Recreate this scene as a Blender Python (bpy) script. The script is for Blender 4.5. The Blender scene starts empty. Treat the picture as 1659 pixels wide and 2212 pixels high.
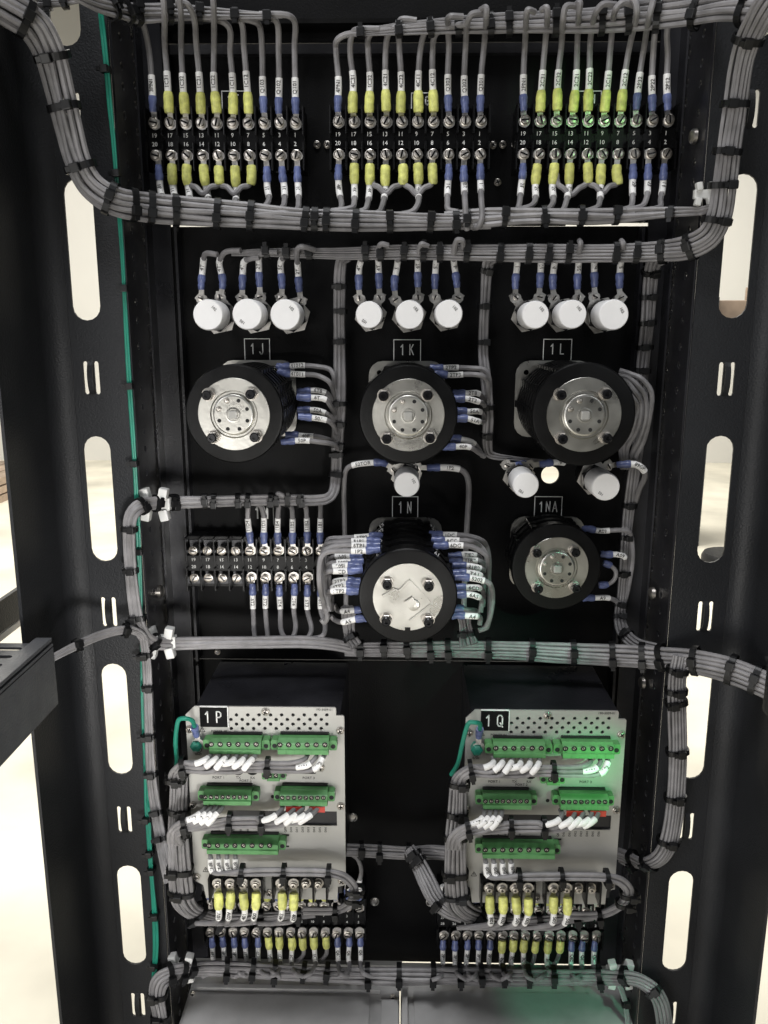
import bpy, bmesh, math, random
from mathutils import Vector, Matrix
from mathutils.geometry import delaunay_2d_cdt
random.seed(7)
R = math.radians
scene = bpy.context.scene
col = scene.collection

# ------------------------------------------------------------------ camera
# photo pixel space used below: 1659 x 2212 (the photograph scaled down)
PITCH, YAW, ROLL, FPX, DIST = R(12.4127), R(1.1068), R(-0.0597), 1785.2, 0.8
CXP, CYP = 829.5, 1106.0
CAM = Vector((0.0, -DIST, 0.0))
fwd = Vector((-math.sin(YAW)*math.cos(PITCH), math.cos(YAW)*math.cos(PITCH), -math.sin(PITCH)))
right0 = Vector((math.cos(YAW), math.sin(YAW), 0))
up0 = right0.cross(fwd)
rt = right0*math.cos(ROLL) - up0*math.sin(ROLL)
upv = right0*math.sin(ROLL) + up0*math.cos(ROLL)
cd = bpy.data.cameras.new("camera"); cam = bpy.data.objects.new("camera", cd); col.objects.link(cam)
cam.matrix_world = Matrix(((rt.x, upv.x, -fwd.x, CAM.x), (rt.y, upv.y, -fwd.y, CAM.y), (rt.z, upv.z, -fwd.z, CAM.z), (0, 0, 0, 1)))
cd.sensor_fit = 'HORIZONTAL'; cd.sensor_width = 36.0; cd.lens = 36.0*FPX/1659.0
cd.clip_start = 0.01; cd.clip_end = 100
scene.camera = cam

# ------------------------------------------------------------------ light
world = bpy.data.worlds.new("World"); scene.world = world; world.use_nodes = True
bg = world.node_tree.nodes["Background"]
bg.inputs[0].default_value = (0.92, 0.95, 1.0, 1); bg.inputs[1].default_value = 0.04
def area(name, loc, target, sx, sy, power, colr=(1, 1, 1), spread=180):
    l = bpy.data.lights.new(name, 'AREA'); l.shape = 'RECTANGLE'; l.size = sx; l.size_y = sy
    l.energy = power; l.color = colr; l.spread = R(spread)
    o = bpy.data.objects.new(name, l); col.objects.link(o); o.location = loc
    o.rotation_euler = (Vector(target)-Vector(loc)).to_track_quat('-Z', 'Y').to_euler()
    o['kind'] = 'structure'
    return o
area("hall_light_front", (-1.05, -2.2, -0.85), (0, 0, -0.25), 1.3, 0.9, 22.0, (1.0, 0.98, 0.945))
area("hall_light_side", (-1.5, -1.9, 0.75), (-0.1, 0, -0.05), 0.9, 0.8, 13.0, (0.97, 0.97, 1.0))
area("hall_light_far", (1.3, -2.4, 0.6), (0.1, 0, -0.2), 0.8, 0.8, 4.5, (0.93, 0.97, 1.0))
area("hall_light_overhead", (-0.2, -1.1, 2.4), (0, -0.15, -0.7), 1.0, 0.6, 54.0, (0.97, 0.98, 1.0))
area("hall_light_ceiling", (0, 4.6, 2.9), (0, 4.4, -1.4), 9.0, 5.0, 660.0, (1.0, 0.965, 0.88))
area("hall_light_ceiling_side", (-4.4, 1.2, 2.9), (-4.4, 1.4, -1.4), 2.5, 3.0, 140.0, (1.0, 0.965, 0.88))
def spot(name, loc, target, power, colr, size, blend=0.5):
    l = bpy.data.lights.new(name, 'SPOT'); l.energy = power; l.color = colr; l.spot_size = R(size); l.spot_blend = blend
    l.shadow_soft_size = 0.02 if 'green' in name else 0.22
    o = bpy.data.objects.new(name, l); col.objects.link(o); o.location = loc
    o.rotation_euler = (Vector(target)-Vector(loc)).to_track_quat('-Z', 'Y').to_euler(); o['kind'] = 'structure'
def dirpt(px_, py_, d):
    r = fwd + rt*((px_-CXP)/FPX) - upv*((py_-CYP)/FPX); return CAM + r*((DIST-d/1000.0)/r.y)
spot("added_fill_left", (0.30, -1.65, -0.62), (-0.275, -0.1, -0.25), 250.0, (1.0, 0.98, 0.95), 14.0, 1.0)  # added spot that brightens the left wire bundles; no such fixture known
spot("added_fill_left_low", (-0.05, -1.70, -0.20), (-0.27, -0.1, -0.68), 190.0, (1.0, 0.98, 0.95), 10.0, 1.0)  # also added, brightens the lower left bundle; not a real fixture
spot("green_lamp", (0.75, -1.5, -0.2), dirpt(1282, 1660, 130), 110.0, (0.22, 1.0, 0.40), 3.0, 0.5)
spot("green_lamp_low", (0.6, -1.2, 0.3), dirpt(1318, 2205, 120), 32.0, (0.2, 1.0, 0.55), 5.0, 0.3)
spot("green_lamp_harness", (0.6, -1.4, 0.35), dirpt(1085, 1392, 60), 34.0, (0.3, 1.0, 0.65), 6.5, 0.6)
spot("green_lamp_block", (0.8, -1.6, 0.2), dirpt(1275, 218, 35), 26.0, (0.3, 1.0, 0.25), 3.0, 0.7)

scene.view_settings.view_transform = 'Standard'; scene.view_settings.look = 'None'
scene.view_settings.exposure = 0.0; scene.view_settings.gamma = 1.0
scene.view_settings.use_curve_mapping = False

# ------------------------------------------------------------------ pixel -> place
def ray(px, py):
    return fwd + rt*((px-CXP)/FPX) - upv*((py-CYP)/FPX)
def P(px, py, d=0.0):
    """point seen at pixel (px,py) on the plane d millimetres in front of the panels"""
    r = ray(px, py); t = (DIST - d/1000.0)/r.y
    return CAM + r*t
def mmpx(px, py, d):
    return (P(px+1, py, d)-P(px, py, d)).length*1000

# ------------------------------------------------------------------ materials
def mat(name, base, rough=0.5, metal=0.0, noise=0.0, nscale=60, bump=0.0, bscale=900, spec=0.5, coat=0.0, trans=0.0, rvar=0.0):
    m = bpy.data.materials.new(name); m.use_nodes = True
    nt = m.node_tree; b = nt.nodes["Principled BSDF"]
    b.inputs["Base Color"].default_value = (*base, 1); b.inputs["Roughness"].default_value = rough
    b.inputs["Metallic"].default_value = metal; b.inputs["Specular IOR Level"].default_value = spec
    b.inputs["Coat Weight"].default_value = coat
    b.inputs["Transmission Weight"].default_value = trans
    tc = None
    if noise or bump or rvar:
        tc = nt.nodes.new("ShaderNodeTexCoord"); ge = nt.nodes.new("ShaderNodeNewGeometry")
    if noise:
        n = nt.nodes.new("ShaderNodeTexNoise"); n.inputs["Scale"].default_value = nscale; n.inputs["Detail"].default_value = 5
        nt.links.new(ge.outputs["Position"], n.inputs["Vector"])
        r = nt.nodes.new("ShaderNodeMapRange"); r.inputs["From Min"].default_value = 0.3; r.inputs["From Max"].default_value = 0.7
        r.inputs["To Min"].default_value = 1-noise; r.inputs["To Max"].default_value = 1+noise
        nt.links.new(n.outputs["Fac"], r.inputs["Value"])
        oi = nt.nodes.new("ShaderNodeObjectInfo"); r2 = nt.nodes.new("ShaderNodeMapRange")
        r2.inputs["To Min"].default_value = 1-noise*0.6; r2.inputs["To Max"].default_value = 1+noise*0.6
        nt.links.new(oi.outputs["Random"], r2.inputs["Value"])
        mu = nt.nodes.new("ShaderNodeMath"); mu.operation = 'MULTIPLY'
        nt.links.new(r.outputs[0], mu.inputs[0]); nt.links.new(r2.outputs[0], mu.inputs[1])
        hs = nt.nodes.new("ShaderNodeHueSaturation"); hs.inputs["Color"].default_value = (*base, 1)
        nt.links.new(mu.outputs[0], hs.inputs["Value"]); nt.links.new(hs.outputs[0], b.inputs["Base Color"])
    if rvar:
        n = nt.nodes.new("ShaderNodeTexNoise"); n.inputs["Scale"].default_value = nscale*0.7; n.inputs["Detail"].default_value = 6
        nt.links.new(ge.outputs["Position"], n.inputs["Vector"])
        r = nt.nodes.new("ShaderNodeMapRange"); r.inputs["From Min"].default_value = 0.3; r.inputs["From Max"].default_value = 0.7
        r.inputs["To Min"].default_value = max(0.05, rough-rvar); r.inputs["To Max"].default_value = min(1, rough+rvar)
        nt.links.new(n.outputs["Fac"], r.inputs["Value"]); nt.links.new(r.outputs[0], b.inputs["Roughness"])
    if bump:
        n = nt.nodes.new("ShaderNodeTexNoise"); n.inputs["Scale"].default_value = bscale; n.inputs["Detail"].default_value = 3
        nt.links.new(ge.outputs["Position"], n.inputs["Vector"])
        bu = nt.nodes.new("ShaderNodeBump"); bu.inputs["Strength"].default_value = bump; bu.inputs["Distance"].default_value = 0.001
        nt.links.new(n.outputs["Fac"], bu.inputs["Height"]); nt.links.new(bu.outputs[0], b.inputs["Normal"])
    return m
M = dict(
    panel=mat("black_panel_paint", (0.0020, 0.0020, 0.0023), 0.52, spec=0.13, bump=0.25, bscale=700, noise=0.25, nscale=14, rvar=0.1),
    post=mat("charcoal_rack_paint", (0.0145, 0.0152, 0.017), 0.5, spec=0.28, bump=0.5, bscale=650, noise=0.30, nscale=9, rvar=0.12),
    rail=mat("black_rail_paint", (0.012, 0.012, 0.0145), 0.38, spec=0.45, bump=0.2, bscale=500, noise=0.3, nscale=30, rvar=0.12),
    block=mat("black_phenolic", (0.003, 0.003, 0.0033), 0.30, spec=0.2, noise=0.2, rvar=0.1),
    disc=mat("black_bakelite", (0.0024, 0.0024, 0.0026), 0.38, spec=0.2, bump=0.12, bscale=500, noise=0.2, rvar=0.08),
    tie=mat("black_nylon", (0.004, 0.004, 0.0045), 0.42, spec=0.35, noise=0.2),
    wire=mat("grey_wire_jacket", (0.20, 0.193, 0.196), 0.5, bump=0.25, bscale=420, noise=0.24, nscale=70),
    green=mat("green_wire_jacket", (0.012, 0.20, 0.135), 0.42, noise=0.12),
    yellow=mat("yellow_vinyl_sleeve", (0.60, 0.61, 0.18), 0.42, noise=0.28, nscale=200, bump=0.25, bscale=300),
    blue=mat("blue_nylon_sleeve", (0.105, 0.13, 0.27), 0.28, noise=0.28, nscale=220, bump=0.25, bscale=300),
    marker=mat("white_marker_sleeve", (0.80, 0.79, 0.77), 0.5, noise=0.05),
    ink=mat("black_print", (0.02, 0.02, 0.02), 0.6),
    white=mat("white_engraving", (0.72, 0.72, 0.70), 0.6),
    steel=mat("nickel_plated_steel", (0.52, 0.49, 0.45), 0.36, 1.0, noise=0.12, nscale=150, rvar=0.08),
    tin=mat("tinned_copper", (0.55, 0.53, 0.50), 0.36, 1.0, noise=0.15, nscale=150, rvar=0.1),
    zinc=mat("zinc_plated_plate", (0.50, 0.49, 0.455), 0.32, 1.0, noise=0.10, nscale=45, bump=0.1, bscale=260, rvar=0.1),
    brass=mat("brass_screw", (0.62, 0.47, 0.20), 0.3, 1.0),
    dark_steel=mat("black_oxide_steel", (0.02, 0.02, 0.022), 0.22, 0.6),
    alu=mat("brushed_aluminium_face", (0.37, 0.365, 0.345), 0.48, 0.5, noise=0.05, nscale=22, bump=0.1, bscale=480, rvar=0.06),
    galv=mat("galvanised_sheet", (0.55, 0.54, 0.53), 0.38, 0.35, noise=0.12, nscale=30, bump=0.08, bscale=300, rvar=0.05),
    cap=mat("white_ceramic_cap", (0.82, 0.81, 0.80), 0.5, noise=0.02, nscale=90),
    plug=mat("green_connector_plastic", (0.085, 0.245, 0.085), 0.42, noise=0.12, nscale=80),
    red=mat("red_label", (0.42, 0.035, 0.022), 0.5, noise=0.1),
    nylon=mat("white_nylon", (0.60, 0.60, 0.58), 0.35, noise=0.05),
    void=mat("dark_opening", (0.004, 0.004, 0.004), 0.7),
    floor=mat("pale_concrete", (0.58, 0.55, 0.47), 0.7, noise=0.26, nscale=1.6),
    wall=mat("pale_hall_wall", (0.74, 0.73, 0.70), 0.8, noise=0.05, nscale=0.8),
    wood=mat("raw_timber", (0.34, 0.26, 0.20), 0.7, noise=0.3, nscale=6),
    dull=mat("grey_beam_paint", (0.070, 0.072, 0.078), 0.5, bump=0.4, bscale=500, noise=0.12, rvar=0.1),
)

# ------------------------------------------------------------------ mesh helpers (all sizes in metres)
class MB:
    def __init__(s): s.v = []; s.f = []; s.sm = []
    def add(s, vs, fs, smooth=False):
        n = len(s.v); s.v += [Vector(q) for q in vs]
        for q in fs: s.f.append([n+i for i in q]); s.sm.append(smooth)
        return s
    def box(s, c, h, rot=None):
        vs = []
        for z in (-1, 1):
            for (x, y) in ((-1, -1), (1, -1), (1, 1), (-1, 1)):
                q = Vector((x*h[0], y*h[1], z*h[2]))
                if rot is not None: q = rot @ q
                vs.append(Vector(c)+q)
        return s.add(vs, [(3, 2, 1, 0), (4, 5, 6, 7), (0, 1, 5, 4), (1, 2, 6, 5), (2, 3, 7, 6), (3, 0, 4, 7)])
    def cbox(s, c, h, b, rot=None):
        """box with chamfered edges"""
        bm = bmesh.new(); bmesh.ops.create_cube(bm, size=2)
        for v in bm.verts: v.co = Vector((v.co.x*h[0], v.co.y*h[1], v.co.z*h[2]))
        bmesh.ops.bevel(bm, geom=bm.edges[:], offset=b, segments=2, affect='EDGES', profile=0.7)
        vs = [(rot @ v.co if rot is not None else v.co)+Vector(c) for v in bm.verts]
        bm.verts.index_update()
        fs = [[v.index for v in f.verts] for f in bm.faces]; bm.free()
        return s.add(vs, fs)
    def lathe(s, prof, seg=20, o=(0, 0, 0), axis='Y', smooth=True, cap=True):
        """prof: list of (depth towards camera, radius); axis Y points towards the camera (-Y)"""
        o = Vector(o); vs = []; fs = []
        for (d, r) in prof:
            for k in range(seg):
                a = 2*math.pi*k/seg
                vs.append(o+Vector((r*math.cos(a), -d, r*math.sin(a))))
        for i in range(len(prof)-1):
            for k in range(seg):
                k2 = (k+1) % seg
                fs.append((i*seg+k, (i+1)*seg+k, (i+1)*seg+k2, i*seg+k2))
        s.add(vs, fs, smooth)
        if cap:
            n = len(s.v)-len(vs)
            s.f.append([n+k for k in range(seg)]); s.sm.append(False)
            s.f.append([n+(len(prof)-1)*seg+k for k in reversed(range(seg))]); s.sm.append(False)
        return s
    def tube(s, pts, rad, seg=8, cap=True):
        n = len(pts); vs = []; fs = []
        rr = rad if isinstance(rad, (list, tuple)) else [rad]*n
        T0 = (pts[1]-pts[0]).normalized()
        ref = Vector((0, -1, 0))
        if abs(T0.dot(ref)) > 0.9: ref = Vector((1, 0, 0))
        nrm = (ref-T0*ref.dot(T0)).normalized()
        for i in range(n):
            T = (pts[min(i+1, n-1)]-pts[max(i-1, 0)])
            if T.length < 1e-9: T = T0
            T = T.normalized(); nrm = (nrm-T*nrm.dot(T))
            nrm = nrm.normalized() if nrm.length > 1e-6 else T.orthogonal().normalized()
            b = T.cross(nrm)
            for k in range(seg):
                a = 2*math.pi*k/seg
                vs.append(pts[i]+(nrm*math.cos(a)+b*math.sin(a))*rr[i])
        for i in range(n-1):
            for k in range(seg):
                k2 = (k+1) % seg
                fs.append((i*seg+k, i*seg+k2, (i+1)*seg+k2, (i+1)*seg+k))
        s.add(vs, fs, True)
        if cap:
            m = len(s.v)-len(vs)
            s.f.append([m+k for k in reversed(range(seg))]); s.sm.append(False)
            s.f.append([m+(n-1)*seg+k for k in range(seg)]); s.sm.append(False)
        return s
    def mesh(s, name, m, off=None):
        me = bpy.data.meshes.new(name)
        o = Vector(off) if off is not None else Vector((0, 0, 0))
        me.from_pydata([v-o for v in s.v], [], s.f)
        me.polygons.foreach_set("use_smooth", s.sm)
        me.materials.append(m); me.update()
        if any(s.sm): me.set_sharp_from_angle(angle=R(38))
        return me

def link(name, me, parent=None, loc=None, rot=None):
    o = bpy.data.objects.new(name, me); col.objects.link(o)
    if parent is not None: o.parent = parent
    if loc is not None: o.location = loc
    if rot is not None: o.rotation_euler = rot
    return o
def wpos(o):
    p = Vector((0, 0, 0))
    while o is not None: p = p+o.location; o = o.parent
    return p
def obj(name, mb, m, parent=None):
    """mesh given in world coordinates; origin at the parent (things are never rotated)"""
    o = wpos(parent) if parent is not None else Vector((0, 0, 0))
    if parent is None:
        c = sum(mb.v, Vector((0, 0, 0)))/len(mb.v); o = c
        return link(name, mb.mesh(name, m, c), None, c)
    return link(name, mb.mesh(name, m, o), parent)
SEEN = {}
def tag(o, label, cat, group=None):
    if label in SEEN and not group: print("DUPLABEL", label)
    SEEN[label] = 1
    o['label'] = label; o['category'] = cat
    if group: o['group'] = group
    return o
def thing(name, label, cat, loc, group=None):
    return tag(link(name, None, None, loc), label, cat, group)
def struct(o): o['kind'] = 'structure'; return o

def inside(pt, ol):
    x, y = pt; c = False; n = len(ol)
    for i in range(n):
        x1, y1 = ol[i]; x2, y2 = ol[(i+1) % n]
        if (y1 > y) != (y2 > y) and x < (x2-x1)*(y-y1)/(y2-y1)+x1: c = not c
    return c
def plate_mb(outlines, d0, d1):
    """flat sheet in the X-Z plane with holes; outlines: lists of (x,z), first is the outer edge; d0..d1 metres towards camera"""
    vs = []; es = []
    for ol in outlines:
        n0 = len(vs); vs += [Vector((x*100, z*100)) for (x, z) in ol]; n = len(ol)
        es += [(n0+i, n0+(i+1) % n) for i in range(n)]
    ov, oe, of, a_, b_, c_ = delaunay_2d_cdt(vs, es, [], 0, 1e-6)
    big = [[(x*100, z*100) for (x, z) in ol] for ol in outlines]
    mb = MB(); nv = len(ov)
    bbs = [(min(q[0] for q in o), max(q[0] for q in o), min(q[1] for q in o), max(q[1] for q in o)) for o in big]
    tri = []
    for f in of:
        cx = sum(ov[i].x for i in f)/len(f); cy = sum(ov[i].y for i in f)/len(f); k = 0
        for o, bb in zip(big, bbs):
            if bb[0] <= cx <= bb[1] and bb[2] <= cy <= bb[3] and inside((cx, cy), o): k += 1
        if k % 2: tri.append(list(f))
    fs = [f for f in tri]+[[nv+i for i in reversed(f)] for f in tri]
    cnt = {}
    for f in tri:
        for a, b in zip(f, f[1:]+f[:1]): cnt[(a, b)] = 1
    for (a, b) in list(cnt):
        if (b, a) not in cnt: fs.append([b, a, nv+a, nv+b])
    mb.add([(v.x/100, -d1, v.y/100) for v in ov]+[(v.x/100, -d0, v.y/100) for v in ov], fs)
    return mb
def circ(x, z, r, n=14): return [(x+r*math.cos(2*math.pi*k/n), z+r*math.sin(2*math.pi*k/n)) for k in range(n)]
def capsule(x, z0, z1, w, n=8):
    r = w/2; out = []
    for k in range(n+1): a = math.pi*k/n; out.append((x+r*math.cos(a), z1-r+r*math.sin(a)))
    for k in range(n+1): a = math.pi+math.pi*k/n; out.append((x+r*math.cos(a), z0+r+r*math.sin(a)))
    return out
def rrect(x0, z0, x1, z1, r, n=4):
    out = []
    for (cx, cz, a0) in ((x1-r, z1-r, 0), (x0+r, z1-r, 90), (x0+r, z0+r, 180), (x1-r, z0+r, 270)):
        for k in range(n+1): a = R(a0+90*k/n); out.append((cx+r*math.cos(a), cz+r*math.sin(a)))
    return out
TXT = {}
def text_mesh(s, size, m, ext=0.0002):
    """flat lettering standing in the X-Z plane, facing the camera, centred on its origin"""
    key = (s, round(size, 5), m.name)
    if key in TXT: return TXT[key]
    cu = bpy.data.curves.new("lettering", 'FONT'); cu.body = s; cu.size = size; cu.extrude = ext
    cu.align_x = 'CENTER'; cu.align_y = 'CENTER'; cu.resolution_u = 2
    o = bpy.data.objects.new("lettering", cu); me = bpy.data.meshes.new_from_object(o)
    mb = MB(); mb.add([(v.co.x, -v.co.z, v.co.y) for v in me.vertices], [list(p.vertices) for p in me.polygons])
    r = mb.mesh("lettering", m) if mb.v else None
    bpy.data.objects.remove(o); bpy.data.curves.remove(cu); bpy.data.meshes.remove(me)
    TXT[key] = r
    return r
def text(s, size, loc, m, parent, ang=0.0, name="lettering"):
    me = text_mesh(s, size, m)
    if me is None: return
    return link(name, me, parent, Vector(loc)-wpos(parent), (0, ang, 0))

def spline(pts, per=8):
    """centripetal-ish Catmull-Rom through world points"""
    if len(pts) == 2:
        return [pts[0].lerp(pts[1], t/per) for t in range(per+1)]
    e = [pts[0]*2-pts[1]]+list(pts)+[pts[-1]*2-pts[-2]]; out = []
    for i in range(1, len(e)-2):
        p0, p1, p2, p3 = e[i-1], e[i], e[i+1], e[i+2]
        l = (p2-p1).length
        m1 = (p2-p0); m2 = (p3-p1)
        if m1.length > 1e-9: m1 = m1*(l/max((p2-p1).length+(p1-p0).length, 1e-9))
        if m2.length > 1e-9: m2 = m2*(l/max((p3-p2).length+(p2-p1).length, 1e-9))
        for k in range(per):
            t = k/per; t2 = t*t; t3 = t2*t
            out.append(p1*(2*t3-3*t2+1)+m1*(t3-2*t2+t)+p2*(-2*t3+3*t2)+m2*(t3-t2))
    out.append(pts[-1]); return out
def arclen(pts):
    a = [0.0]
    for i in range(1, len(pts)): a.append(a[-1]+(pts[i]-pts[i-1]).length)
    return a
def at_len(pts, acc, s):
    s = min(max(s, 0), acc[-1])
    for i in range(1, len(pts)):
        if acc[i] >= s:
            t = (s-acc[i-1])/max(acc[i]-acc[i-1], 1e-9); return pts[i-1].lerp(pts[i], t)
    return pts[-1]
def sub(pts, acc, a, b, n=None):
    out = [at_len(pts, acc, a)]+[p for p, q in zip(pts, acc) if a+2e-4 < q < b-2e-4]+[at_len(pts, acc, b)]
    return out
def px(path, d=30):
    return [P(q[0], q[1], q[2] if len(q) > 2 else d) for q in path]

# ------------------------------------------------------------------ shared small hardware
def screw_mesh(r, h, m, slot=True, cross=False, name="screw"):
    mb = MB()
    prof = [(0, r*1.0), (h*0.55, r), (h*0.62, r*0.90), (h*0.30, r*0.84), (h*0.34, r*0.76), (h*0.95, r*0.68), (h, r*0.58)]
    mb.lathe(prof, 18, cap=True)
    me = mb.mesh(name, m); return me
SCR = screw_mesh(0.0044, 0.0030, M['steel'])
slot_mb = MB(); slot_mb.box((0, -0.0030, 0), (0.0031, 0.0003, 0.00070)); SLOT = slot_mb.mesh("slot", M['dark_steel'])
cr = MB(); cr.box((0, -0.0026, 0), (0.0018, 0.0004, 0.0005)); cr.box((0, -0.00262, 0), (0.0005, 0.0004, 0.0018)); CROSS = cr.mesh("cross_recess", M['dark_steel'])
wsh = MB(); wsh.lathe([(0, 0.0056), (0.0008, 0.0056), (0.0008, 0.003)], 18); WASHER = wsh.mesh("washer", M['tin'])
PSCR = screw_mesh(0.0032, 0.0026, M['steel'])
def place_screw(parent, p, mesh=None, ang=None, name="screw", scale=1.0, cross=False, washer=False):
    s = link(name, mesh or SCR, parent, Vector(p)-wpos(parent)); s.scale = (scale, scale, scale)
    k = link("slot" if not cross else "recess", SLOT if not cross else CROSS, s, (0, 0, 0), (0, random.uniform(0, 3.1) if ang is None else ang, 0))
    if washer: link("washer", WASHER, s, (0, 0.0004, 0))
    return s

# ring tongue (points up from the screw), thickness 0.9 mm
ton = plate_mb([[(-0.0024, 0.0035), (-0.0046, 0.0022), (-0.0052, 0), (-0.0046, -0.0026), (-0.0026, -0.0045), (0, -0.0052), (0.0026, -0.0045), (0.0046, -0.0026), (0.0052, 0), (0.0046, 0.0022), (0.0024, 0.0035), (0.0024, 0.0125), (-0.0024, 0.0125)]], 0, 0.0009)
TONGUE = ton.mesh("ring_tongue", M['tin'])

def lead(label, path, kind='B', d=30, mark=None, r=0.0024, group=None, tongue=True, cat="wire", t0=None, sl=None,  mlen=0.0158, per=8, wm=None, name="lead_wire"):
    """a wire with a ring terminal: path starts on the screw; kind B blue sleeve, Y yellow sleeve, N none"""
    w0 = px(path, d)
    for q_ in w0[1:-1]: q_ += Vector((random.gauss(0, 0.0005), random.gauss(0, 0.0005), random.gauss(0, 0.0005)))
    pts = spline(w0, per); acc = arclen(pts)
    root = thing(name, label, cat, pts[0], group)
    a = 0.0; jr = random.uniform(0.97, 1.04)
    if kind in 'BY':
        s0, s1, rs = (0.0083, 0.0210, 0.0035) if kind == 'B' else (0.0080, 0.0246, 0.0043)
        if t0 is not None: s1 += t0-s0; s0 = t0
        if sl is not None: s1 = s0+sl
        jj = random.uniform(-0.0008, 0.0010); s0 += jj; s1 += jj
        dirv = (at_len(pts, acc, s0+0.002)-pts[0]); ang = math.atan2(dirv.x, dirv.z)
        if tongue:
            link("ring_tongue", TONGUE, root, (0, 0, 0), (0, ang, 0))
        seg = [at_len(pts, acc, s0+(s1-s0)*k/7) for k in range(8)]
        rs *= jr
        prof = [rs*0.80, rs*0.86, rs*0.97, rs*0.86, rs*1.0, rs*1.05, rs*1.05, rs*0.92] if kind == 'B' else [rs*0.9, rs*1.0, rs*1.0, rs*0.96, rs*1.0, rs*1.0, rs*0.93, rs*0.80]
        seg2 = MB(); seg2.tube(seg, prof, 12); obj("crimp_sleeve", seg2, M['blue' if kind == 'B' else 'yellow'], root)
        a = s1
    if mark is not None:
        s0 = a-0.0004; s1 = a+mlen*random.uniform(0.95, 1.06)
        seg = [at_len(pts, acc, s0+(s1-s0)*k/4) for k in range(5)]
        rm = r*1.2
        mo = obj("marker_sleeve", MB().tube(seg, rm, 10), M['marker'], root)
        c = at_len(pts, acc, (s0+s1)/2); dv = seg[-1]-seg[0]
        if mark:
            ang = math.atan2(-dv.z, dv.x)
            if ang > R(100): ang -= math.pi
            if ang < R(-100): ang += math.pi
            text(mark, min(0.0048, 0.0158/ (0.62*len(mark))), c+Vector((0, -rm-0.00005, 0)), M['ink'], mo, ang)
        a0 = s1-0.001
    else: a0 = max(a-0.002, 0)
    if acc[-1] > a0+0.003:
        obj("wire", MB().tube(sub(pts, acc, a0, acc[-1]), r, 8), wm or M['wire'], root)
    return root

def frame_at(pts, i):
    T = (pts[min(i+1, len(pts)-1)]-pts[max(i-1, 0)]).normalized()
    N = Vector((0, -1, 0)); N = (N-T*N.dot(T))
    N = N.normalized() if N.length > 1e-4 else Vector((0, 0, 1))
    S = T.cross(N).normalized()
    return T, N, S
def tie(root, c, T, N, S, a, b, head=0.3, w=0.0022, big=1.0):
    """nylon cable tie round an oval a x b"""
    mb = MB(); n = 22; ring = []
    for k in range(n):
        an = 2*math.pi*k/n
        ca, sa = math.cos(an), math.sin(an)
        x = math.copysign(abs(ca)**0.75, ca)*a; y = math.copysign(abs(sa)**0.75, sa)*b
        ring.append((x, y))
    vs = []; fs = []
    for (x, y) in ring:
        o = S*x+N*y; od = S*(x*1.0+math.copysign(0.0011, x) if abs(x) > 1e-6 else x)+N*(y+math.copysign(0.0011, y) if abs(y) > 1e-6 else y)
        vs += [c+o-T*w, c+o+T*w, c+od+T*w, c+od-T*w]
    for k in range(n):
        q = (k+1) % n
        for j in range(4):
            j2 = (j+1) % 4
            fs.append((k*4+j, k*4+j2, q*4+j2, q*4+j))
    mb.add(vs, fs)
    t = obj("cable_tie", mb, M['tie'], root)
    hx = a*head
    hc = c+S*hx+N*(b*(max(0.0, 1-abs(head)**2.6))**0.38+0.0022)
    rot = Matrix((S, N, T)).transposed()
    hb = MB(); hb.cbox(hc, (0.0031*big, 0.0023*big, 0.0029*big), 0.0008, rot)
    hb.box(hc+N*0.0012*big+S*0.0044*big, (0.0016*big, 0.0008, 0.0016*big), rot)
    obj("tie_head", hb, M['tie'], t)
    return t

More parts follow.
